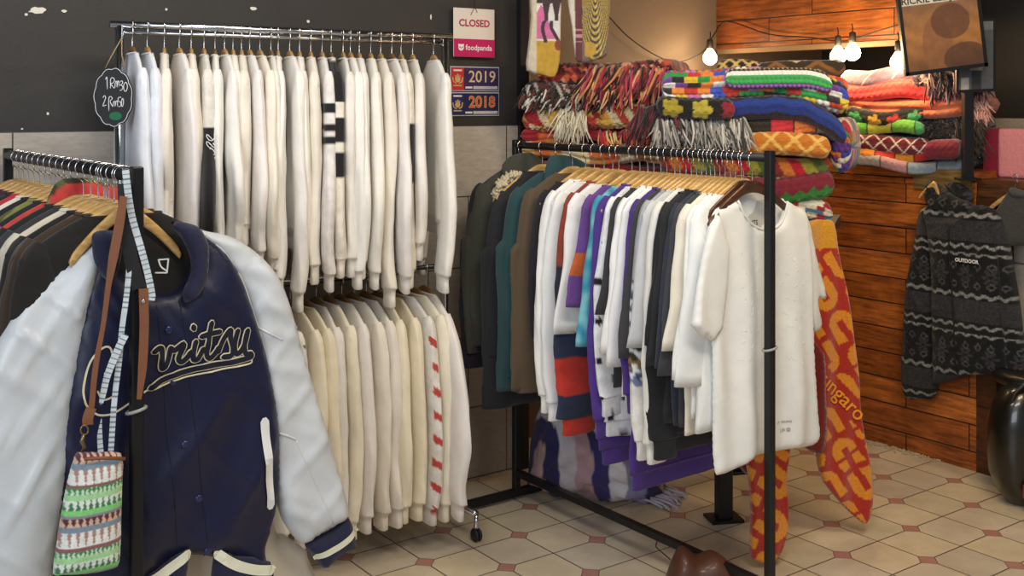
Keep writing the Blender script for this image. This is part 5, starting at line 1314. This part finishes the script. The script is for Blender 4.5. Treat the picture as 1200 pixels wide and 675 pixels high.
# round panda emblem: ring face, ears, eye patches
mb = MB(); cxp, czp, rp = -w*.33, -h*.31, w*.065
def disc(cx_, cz_, r_, y, n=20, sx=1): 
    return [(cx_+sx*r_*math.cos(2*math.pi*k/n), y, cz_+r_*math.sin(2*math.pi*k/n)) for k in range(n)], [tuple(range(n))]
for (x, z, r_) in ((0, 0, rp), (-rp*.7, rp*.75, rp*.38), (rp*.7, rp*.75, rp*.38)): V, Fc = disc(cxp+x, czp+z, r_, -.0024-.0001*(r_ == rp)); mb.add(V, Fc)
em = mb.build('emblem', M_WH, sg, False)
mb = MB()
for s in (-1, 1): V, Fc = disc(cxp+s*rp*.42, czp+rp*.05, rp*.25, -.0028); mb.add(V, Fc)
V, Fc = disc(cxp, czp-rp*.4, rp*.15, -.0028); mb.add(V, Fc)
mb.build('emblem_eyes', M_PK, em, False)
V, Fc = sweep_vf([(-w*.10, -.003, h*.36), (-w*.02, -.002, h*.50), (0, 0.01, h*.95)], .0012, 5); mesh('cord', V, Fc, plain('dark_cord', '#26201d', .8), sg)
V, Fc = sweep_vf([(w*.06, -.003, h*.42), (w*.02, -.002, h*.50), (0, 0.01, h*.95)], .0012, 5); mesh('cord', V, Fc, plain('dark_cord', '#26201d', .8), sg)
for nm, yr, t, b_, bg_, lf, tc, fc in (('2019', 0, 78, 107, '#3b2a52', '#c9302f', '#e8c58a', '#3a4a8c'), ('2018', 1, 108, 136, '#24264f', '#232a5c', '#e0552c', '#f0c070')):
    sg, w, h = flat_sign('licence_sticker', ('red' if not yr else 'navy')+' '+nm+' licence sticker on the dark wall '+('above' if not yr else 'below')+' its pair', 528, t, 585.5, b_, BW-.006, .002, plain('pale_frame', '#b9b7bd', .5))
    V, Fc = box_vf((-w/2+.004, -.0008, -h/2+.005), (w/2-.004, 0, h/2-.005)); mesh('printed_field', V, Fc, plain('field'+nm, bg_, .5, sc=20, var=.5), sg, False)
    V, Fc = box_vf((-w/2+.004, -.0014, -h/2+.005), (-w/2+w*.27, -.0008, h/2-.005)); em = mesh('crest_field', V, Fc, plain('crest'+nm, lf, .5), sg, False)
    mb = MB(); cc = -w/2+w*.145
    V, Fc = disc(cc, -h*.02, h*.13, -.0018, 12); mb.add(V, Fc)
    for k in range(-2, 3): V, Fc = sweep_vf([(cc+k*h*.03, -.0018, h*.06), (cc+k*h*.07, -.0018, h*.20-abs(k)*h*.04)], h*.018, 5); mb.add(V, Fc)
    for s in (-1, 1): V, Fc = sweep_vf([(cc+s*h*.06, -.0018, -h*.2), (cc+s*h*.20, -.0018, -h*.12), (cc+s*h*.24, -.0018, h*.06)], h*.03, 5); mb.add(V, Fc)
    mb.add(*box_vf((cc-h*.2, -.002, -h*.30), (cc+h*.2, -.0016, -h*.25)))
    mb.build('crest', plain('gold_crest', '#d6b27a' , .5), em, False)
    text_mesh(nm, plain('halo'+nm, fc, .5), sg, h*.66, lambda x, y, z: (x+w*.14, -.0016, y+h*.07), 'year_outline', .0022, sx=1.02)
    text_mesh(nm, plain('year'+nm, tc, .5), sg, h*.66, lambda x, y, z: (x+w*.14, -.0022, y+h*.07), 'year', .0003, sx=1.02)
    V, Fc = box_vf((-w*.04, -.0016, -h*.41), (w*.46, -.0012, -h*.29)); mesh('serial_strip', V, Fc, plain('strip'+nm, '#c9c2c4', .6, sc=200, var=.5), sg, False)
    V, Fc = box_vf((-w*.20, -.0016, -h*.39), (-w*.06, -.0012, -h*.31)); mesh('serial_strip', V, Fc, plain('strip2'+nm, '#e6e2e2', .6), sg, False)
    V, Fc = box_vf((-w*.44, -.0018, h*.30), (-w*.27, -.0015, h*.37)); mesh('small_print', V, Fc, plain('strip2'+nm, '#e6e2e2', .6), em, False)

# chalk price sign on the rack's left end
ps = empty('price_sign', PY(133, 114, 3.36), .06, 'black scalloped price sign with chalk writing hanging on the chrome rack', 'sign')
W_ = lambda px, py: ((px-133)/F*3.36, -(py-114)/F*3.36)
n = 160; out = []
for k in range(n):
    a = 2*math.pi*k/n; r = 1+.055*abs(math.sin(a*5.5+.3))-.03; out.append(((22.5*r*math.cos(a))/F*3.36, (34.5*r*math.sin(a))/F*3.36))
V = [(x, -.004, z) for x, z in out]+[(x, .004, z) for x, z in out]
mesh('board', V, [tuple(range(n)), tuple(range(n, 2*n))[::-1]]+[(i, n+i, n+(i+1) % n, (i+1) % n) for i in range(n)], plain('chalkboard', '#0d0e12', .6), ps, False)
V, Fc = sweep_vf([(x*.955, -.0045, z*.965) for x, z in out+out[:1]], .0011, 5, False); mesh('chalk_border', V, Fc, plain('chalk', '#d9dbe0', .9), ps)
def cp(pts): return [(x/3.993, y/3.993) for x, y in pts]
chalk = [cp([(497,372),(503,362),(505,418)]), cp([(520,415),(520,372),(530,364),(538,375),(530,390),(520,392),(538,415)]), cp([(540,412),(542,385),(548,382),(550,410),(552,385),(557,380),(560,405)]), cp([(563,385),(572,378),(575,390),(566,398),(576,405),(572,420),(562,424)]), cp([(588,385),(580,400),(582,422),(590,428),(597,410),(594,390),(588,385)]),
 cp([(484,458),(492,448),(497,460),(485,495),(500,492)]), cp([(512,520),(512,462),(520,452),(528,462),(518,475),(530,500)]), cp([(532,500),(533,478),(540,476),(541,498),(544,476),(550,474),(552,498)]), cp([(568,455),(556,458),(555,475),(566,478),(567,495),(556,500)]), cp([(574,460),(570,480),(573,500),(579,485),(578,465),(574,460)])]
mb = MB()
for s in chalk:
    q = cr([(W_(x, y)[0], -.0052, W_(x, y)[1]) for x, y in s], 4); V, Fc = sweep_vf(q, .0014, 5); mb.add(V, Fc)
tag(mb.build('chalk_writing', plain('chalk', '#d9dbe0', .9), ps), 'chalk prices 1 Rm30 and 2 Rm50')
q = W_(136, 136); V = [(q[0]+.019*math.cos(a), -.0052, q[1]+.013*math.sin(a)) for a in np.linspace(0, 6.28, 25)[:-1]]
mesh('green_smudge', V, [tuple(range(24))], plain('green_chalk', '#1f6b4a', .8), ps, False)
for sx in (124, 147):
    a = W_(sx, 80); V, Fc = sweep_vf([(a[0], -.005, a[1]), ((W_(138, 50)[0]+a[0])/2, .0, (W_(138, 50)[1]+a[1])/2), (W_(139, 44)[0], .03, W_(139, 44)[1])], .0018, 6); mesh('twine', V, Fc, plain('jute', '#9b8a68', .9), ps)

# ------------------------------------------------------------------ hanging printed cloths (top centre)
def hangcloth(label, pts, Y, colf, seed):
    o0 = PY(*np.mean(pts, axis=0), Y); e = empty('printed_cloth', o0, 0, label, 'wall hanging', 'printed cloths hanging above the blankets')
    q = [(PY(x, y, Y)[0]-o0[0], PY(x, y, Y)[2]-o0[2]) for x, y in pts]
    Panel(q, .016, .02, .004, lambda X, Z: .007*np.sin(34*X+seed), 2, 0).build('cloth_sheet', attr_mat('print_cloth', .9, .2, 40), e, lambda X, Z: colf(600+F*(X+o0[0])/Y, HZ+(H-(Z+o0[2]))*F/Y)); return e
def art1(x, y):
    c = np.tile(np.array(lin('#d8cbb2')), (len(x), 1)); body_ = (x > 629); c[body_] = lin('#e6e0da')
    k = body_ & (y > 48); c[k] = lin('#c9a03e')
    k = body_ & (y < 46) & (x < 652) & (x > 629) & (y > 5+np.abs(x-634)*2.2); c[k] = lin('#d774a8')
    for cx_ in (0, 1):
        xc = np.where(y < 25, 640+cx_*12-(y)*.0, 640+cx_*8+(cx_-.5)*2*(y-25)*.15+3*np.sin(y*.15)); k = body_ & (np.abs(x-xc) < 2.2+np.clip(18-y, 0, 30)*.18) & (y < 50); c[k] = lin('#4a3a3c')
    k = body_ & (y < 4); c[k] = lin('#4a3a3c'); k = (np.hypot(x-654, (y-53)*.6) < 4); c[k] = lin('#8f4a3a'); return c
def art2(x, y):
    c = np.tile(np.array(lin('#7d6a60')), (len(x), 1)); k = x < 673+y*.03; c[k] = lin('#e0d6c6')
    k = (x >= 674) & (x < 682); c[k] = lin('#6a3f42'); k2 = k & (np.floor(y/4) % 2 == 0) & (y > 34) & (y < 50); c[k2] = lin('#d08a9a')
    d = np.hypot((x-697)/14, (y+8)/60); ph = (d*8) % 1; k = (x > 682) & (d < 1.35); c[k & (ph < .6)] = lin('#b59a4c'); c[k & (ph >= .6)] = lin('#4e4048'); c[k & (ph > .25) & (ph < .36)] = lin('#dcc98a')
    k = (x > 685) & (np.hypot((x-690)/8, (y-58)/9) < 1) & (y > 50); c[k] = lin('#c9a048'); return c
hangcloth('cream cloth printed with dark legs, pink shape and ochre ground, left hanging', [(622,-40),(664,-40),(658,0),(657,40),(656,72),(650,90),(636,88),(617,83),(618,60),(622,20)], 4.55, art1, 1)
hangcloth('cloth printed with draped gold and plum swirls, right hanging', [(664,-40),(716,-40),(715,0),(713,40),(712,64),(700,70),(690,73),(680,73),(674,68),(670,30),(665,0)], 4.55, art2, 3)

# ------------------------------------------------------------------ framed pictures on the black post
po = PA(1134, 196, AW-.075); pst = empty('sign_post', po, 0, 'square black post standing on the half wall under the framed record sleeve', 'post')
zt = PA(1134, 60, AW-.075)[2]-po[2]
V, Fc = box_vf((-.020, -.02, -.05), (.020, .02, zt), .003); mesh('upright', V, Fc, M_BLACK, pst, False)
V, Fc = box_vf((-.045, -.035, -.055), (.045, .035, -.045), .002); mesh('base_plate', V, Fc, M_BLACK, pst, False)
def framed(label, corners, Y, inner, seed=0, cat='framed picture'):
    """corners px: TL TR BR BL"""
    P = [PY(x, y, Y) for x, y in corners]; o0 = (P[0]+P[2])/2; e = empty('picture_frame', o0, 0, label, cat)
    L = [p-o0 for p in P]; ex = (L[1]-L[0]); ez = (L[0]-L[3]); w_, h_ = np.linalg.norm(ex), np.linalg.norm(ez); ex, ez = ex/w_, ez/h_
    pt = lambda u, v, d=0: ex*(u-.5)*w_+ez*(v-.5)*h_+np.array([0, -d, 0]); return e, w_, h_, pt
def quad(e, pt, u0, v0, u1, v1, d, mat, name, par=None, th=.0):
    V = [pt(u0, v0, d), pt(u1, v0, d), pt(u1, v1, d), pt(u0, v1, d)]; 
    if th: V += [pt(u0, v0, d-th), pt(u1, v0, d-th), pt(u1, v1, d-th), pt(u0, v1, d-th)]; return mesh(name, V, [(0,1,2,3),(7,6,5,4),(0,4,5,1),(1,5,6,2),(2,6,7,3),(3,7,4,0)], mat, par or e, False)
    return mesh(name, V, [(0, 1, 2, 3)], mat, par or e, False)
FY = 4.62
e, w_, h_, pt = framed('tilted black-framed record sleeve with orange-brown artwork and dark capitals', [(1052,-9),(1148,-21),(1156,81),(1063,86)], FY, None)
fr = quad(e, pt, 0, 0, 1, 1, 0, M_BLACK, 'backing', None, .018)
for (a, b, c_, d_) in ((0, 0, 1, .045), (0, .955, 1, 1), (0, 0, .042, 1), (.958, 0, 1, 1)): quad(e, pt, a, b, c_, d_, .006, M_BLACK, 'frame_side', None, .01)
def pic():
    nu, nv = 110, 110; U, Vv = np.meshgrid(np.linspace(.042, .958, nu), np.linspace(.045, .955, nv), indexing='ij'); u = (U.ravel()-.042)/.916; v = (Vv.ravel()-.045)/.91
    top = np.array(lin('#7a5a40')); mid = np.array(lin('#a8713c')); low = np.array(lin('#5c3a28')); c = mid+(top-mid)*np.clip((v-.5)*2, 0, 1)[:, None]; c = c+(low-c)*np.clip((.35-v)*2.2, 0, 1)[:, None]
    c = c*(1+.12*np.sin(v*26+3*np.sin(u*7)))[:, None]
    # plain abstract stand-in: soft overlapping brown ovals
    def ov(cx_, cy_, rx_, ry_, h): k = np.hypot((u-cx_)/rx_, (v-cy_)/ry_) < 1; c[k] = c[k]*.25+np.array(lin(h))*.75
    ov(.42, .30, .20, .42, '#8a5a38'); ov(.62, .62, .26, .24, '#5a3526'); ov(.78, .10, .30, .22, '#4a2e22')
    k = v > .885; c[k] = lin('#d9d2c2')
    P = np.array([pt(a, b, .003) for a, b in zip(U.ravel(), Vv.ravel())]); Fc = [(i*nv+j, (i+1)*nv+j, (i+1)*nv+j+1, i*nv+j+1) for i in range(nu-1) for j in range(nv-1)]
    return mesh('artwork', P, Fc, attr_mat('printed_paper', .5, .05), e, True, c)
aw = pic()
text_mesh('RICKIE LEE JONES', plain('brown_print', '#3a2c28', .6), aw, .040, lambda x, y, z: tuple(pt(.5+x/w_, .905+y/h_, .0045)), 'lettering', .0007, sx=1.02)
e, w_, h_, pt = framed('smaller dark-framed grey picture half hidden behind the record sleeve', [(1122,22),(1168,20),(1166,108),(1122,108)], 4.72, None)
quad(e, pt, 0, 0, 1, 1, 0, M_BLACK, 'backing', None, .016); 
nu, nv = 40, 60; U, Vv = np.meshgrid(np.linspace(.05, .93, nu), np.linspace(.04, .96, nv), indexing='ij'); u, v = U.ravel(), Vv.ravel()
c = np.tile(np.array(lin('#4f5356')), (len(u), 1)); c[(np.hypot((u-.5)/.2, (v-.42)/.16) < 1)] = lin('#8a8684'); c[(v < .2) & (np.abs(u-.2) < .1)] = lin('#a5a29c'); c[(v > .85)] = lin('#6b6d6e'); c[(np.abs(u-.5) < .12) & (v < .3)] = lin('#2c2d30')
P = np.array([pt(a, b, .002) for a, b in zip(u, v)]); mesh('artwork', P, [(i*nv+j, (i+1)*nv+j, (i+1)*nv+j+1, i*nv+j+1) for i in range(nu-1) for j in range(nv-1)], attr_mat('printed_paper', .5, .05), e, True, c)

# ------------------------------------------------------------------ string lights
sl = empty('string_lights', PB(800, 60, 4.05), 0, 'string of warm bare bulbs on black wire above the blankets', 'string lights')
slo = np.array(sl.location)
def BPt(px, py):  # wall side up to 842, bulkhead after
    return PB(px, py, 4.15) if px < 843 else PA(px, py, AW-.05)
wire = [(712,18),(735,42),(760,60),(785,72),(800,72),(822,62),(830,52)]
V, Fc = sweep_vf(cr([BPt(*p)-slo for p in wire], 5), .0035, 6); M_WIRE = plain('black_wire', '#17120f', .6); mesh('wire', V, Fc, M_WIRE, sl)
wire = [(830,52),(838,40),(852,25),(900,40),(950,44),(990,48),(1030,36),(1062,26)]
V, Fc = sweep_vf(cr([PB(830,52,4.15)-slo, PB(836,42,4.13)-slo]+[PA(*p, AW-.03)-slo for p in wire[2:]], 5), .0035, 6); mesh('wire', V, Fc, M_WIRE, sl)
def bulb_mat():
    t = NT('glowing_bulb'); return t.set(Base_Color=(1, .9, .7), Emission_Color=(1, .83, .55), Emission_Strength=20.0)
M_BULB = bulb_mat()
for (px, py, b) in ((832, 68, 1), (982, 66, 0), (999, 62, 0), (1053, 73, 0)):
    p = PB(px, py, 4.08) if b else PA(px, py, AW-.09)
    prof = [(0.052, .011), (.045, .015), (.034, .022), (.018, .033), (0, .038), (-.020, .033), (-.033, .018), (-.038, .003)]
    V, Fc = sweep_vf([p-slo+[0, 0, z] for z, r in prof], [r for z, r in prof], 18); bb = mesh('bulb', V, Fc, M_BULB, sl)
    V, Fc = sweep_vf([p-slo+[0, 0, z] for z in (.10, .095, .06, .048)], [.008, .016, .017, .015], 14); mesh('socket', V, Fc, M_WIRE, bb)
    V, Fc = sweep_vf([p-slo+[0, 0, .10], p-slo+[.004, .01, .12], p-slo+[.006, .03, .14]], .003, 6); mesh('wire', V, Fc, M_WIRE, bb)
    ld = bpy.data.lights.new('bulb_light', 'POINT'); ld.energy = 5.0; ld.color = (1, .66, .32); ld.shadow_soft_size = .04
    lo = bpy.data.objects.new('bulb_light', ld); COL.objects.link(lo); lo.location = Vector(p)+Vector((-.03, -.09, -.03)) if b else Vector(p)+Vector((-.06, -.08, -.02))

# ------------------------------------------------------------------ bag on the floor under the rack
bgp = PY(690, 575, 4.52); bgp[2] = 0
du = empty('duvet_bundle', bgp, -.25, 'purple, pink and white striped bundle lying on the floor under the centre rack', 'bundle')
nx, n = 60, 44; V = []; cols = []; r = np.random.RandomState(3); pc = pal(['#2e2a5c','#d8cfd6','#c9a3a8','#3a3470','#e3dde0','#8c86a8','#2b2754','#caa9a4'])
for i in range(nx):
    u = i/(nx-1); x = -.235+.52*u; e_ = math.sqrt(max(0, 1-(2*u-1)**4))*.92+.08; hh = (.155+.05*math.sin(u*3+.6))*(1-.55*u)*e_+.02; dd = .17*e_
    for k in range(n):
        a = 2*math.pi*k/n; w_ = 1+.08*math.sin(a*7+u*17)+.05*math.sin(a*13-u*9)
        y = dd*math.cos(a)*w_; z = max(.003, hh+hh*math.sin(a)*w_); V.append((x+.02*math.sin(a*3), y, z)); s_ = (u*1.1+.20*math.sin(a*1.0+1)); cols.append(pc[int(math.floor(s_*7)) % 8])
Fc = [(i*n+k, (i+1)*n+k, (i+1)*n+(k+1) % n, i*n+(k+1) % n) for i in range(nx-1) for k in range(n)]+[tuple(range(n)), tuple((nx-1)*n+k for k in range(n))[::-1]]
mesh('quilted_body', V, Fc, attr_mat('duvet_cotton', .85, .5, 12, .1, .03), du, True, np.array(cols))
mb = MB()
for k in range(26):
    x = .24+.09*r.rand(); y = -.10+.2*r.rand(); P = [(x-.03, y, .03), (x+.02, y-.01, .02), (x+.05+.03*r.rand(), y-.02+.03*r.randn(), .008)]; V, Fc = sweep_vf(P, .005, 5); mb.add(V, Fc)
mb.build('fringe', plain('lavender_yarn', '#b9b2c4', .95), du)['kind'] = 'stuff'

# brown leather bundle at bottom
br_ = empty('leather_pouch', (*PY(830, 675, 3.60)[:2], 0), 0, 'brown leather pouch on the floor tied by thin black cords to the rack bar', 'pouch')
C = []; rx = []; ry = []; xs = np.linspace(-.155, .17, 34)
for x in xs:
    h_ = .085*math.exp(-((x+.095)/.05)**2)+.068*math.exp(-((x-.0)/.065)**2)+.045*math.exp(-((x-.10)/.09)**2); e_ = math.sqrt(max(0, 1-((x-.0075)/.1625)**6))
    hh = max(.006, h_*e_*.85); C.append((x, -.02, hh)); rx.append(hh); ry.append(.07*e_+.005)
V, Fc = loft(C, [(0,0,1)]*len(C), rx, ry, 28, 2.3); V = V.copy(); mesh('leather_body', V, Fc, plain('dark_brown_leather', '#53301f', .5, bump=.25, sc=25, coat=.15), br_)
bo_ = np.array(br_.location); M_CORD = plain('black_cord', '#161311', .7)
for pts in ([(770,634),(769,641),(778,649),(786,656)], [(797,640),(800,648),(805,662)]):
    V, Fc = sweep_vf(cr([PY(x, y, 3.66-.04*k)-bo_ for k, (x, y) in enumerate(pts)], 5), .002, 6); mesh('cord', V, Fc, M_CORD, br_)
# loose plaster dust / debris at base of half wall
mb = MB(); r = np.random.RandomState(9)
for k in range(260):
    t = r.rand(); p = PYg(1018+t*85, 518+t*22)[:2]+r.normal(0, .02, 2); s = r.uniform(.003, .009); a = r.uniform(0, 3)
    P = [(p[0]-s*math.cos(a), p[1]-s*math.sin(a), .002), (p[0], p[1], s*.9), (p[0]+s*math.cos(a), p[1]+s*math.sin(a), .002)]; V, Fc = sweep_vf(P, s*.4, 4); mb.add(V, Fc)
o = mb.build('dust_scraps', plain('pale_dust', '#b9a98c', .95), None, False); tag(o, 'pale dust and scraps along the foot of the half wall', 'debris', None, 'stuff')

# ------------------------------------------------------------------ lights
def area(name, loc, tgt, size, energy, col, sy=None):
    ld = bpy.data.lights.new(name, 'AREA'); ld.energy = energy; ld.color = col; ld.size = size
    if sy: ld.shape = 'RECTANGLE'; ld.size_y = sy
    o = bpy.data.objects.new(name, ld); COL.objects.link(o); o.location = loc; o.rotation_euler = (Vector(tgt)-Vector(loc)).to_track_quat('-Z', 'Y').to_euler(); return o
area('shopfront_daylight', (-1.6, -1.2, 2.3), (-.2, 4.0, .9), 2.6, 95, (.86, .93, 1.0), 1.8)
area('ceiling_lamp', (.6, 1.6, 2.92), (.3, 3.6, .6), 1.4, 48, (1, .93, .82), .5)
area('ceiling_lamp', (-.7, 2.6, 2.92), (-.6, 3.8, .6), 1.0, 16, (1, .94, .86), .4)
area('ceiling_lamp', (1.6, 2.9, 2.92), (1.5, 4.2, .5), .8, 26, (1, .78, .5), .4)
wd = bpy.data.worlds.new('world'); bpy.context.scene.world = wd; wd.use_nodes = True
wd.node_tree.nodes['Background'].inputs[0].default_value = (.75, .84, 1, 1); wd.node_tree.nodes['Background'].inputs[1].default_value = .27
sc = bpy.context.scene; sc.view_settings.view_transform = 'Standard'; sc.view_settings.look = 'None'; sc.view_settings.exposure = 0.0
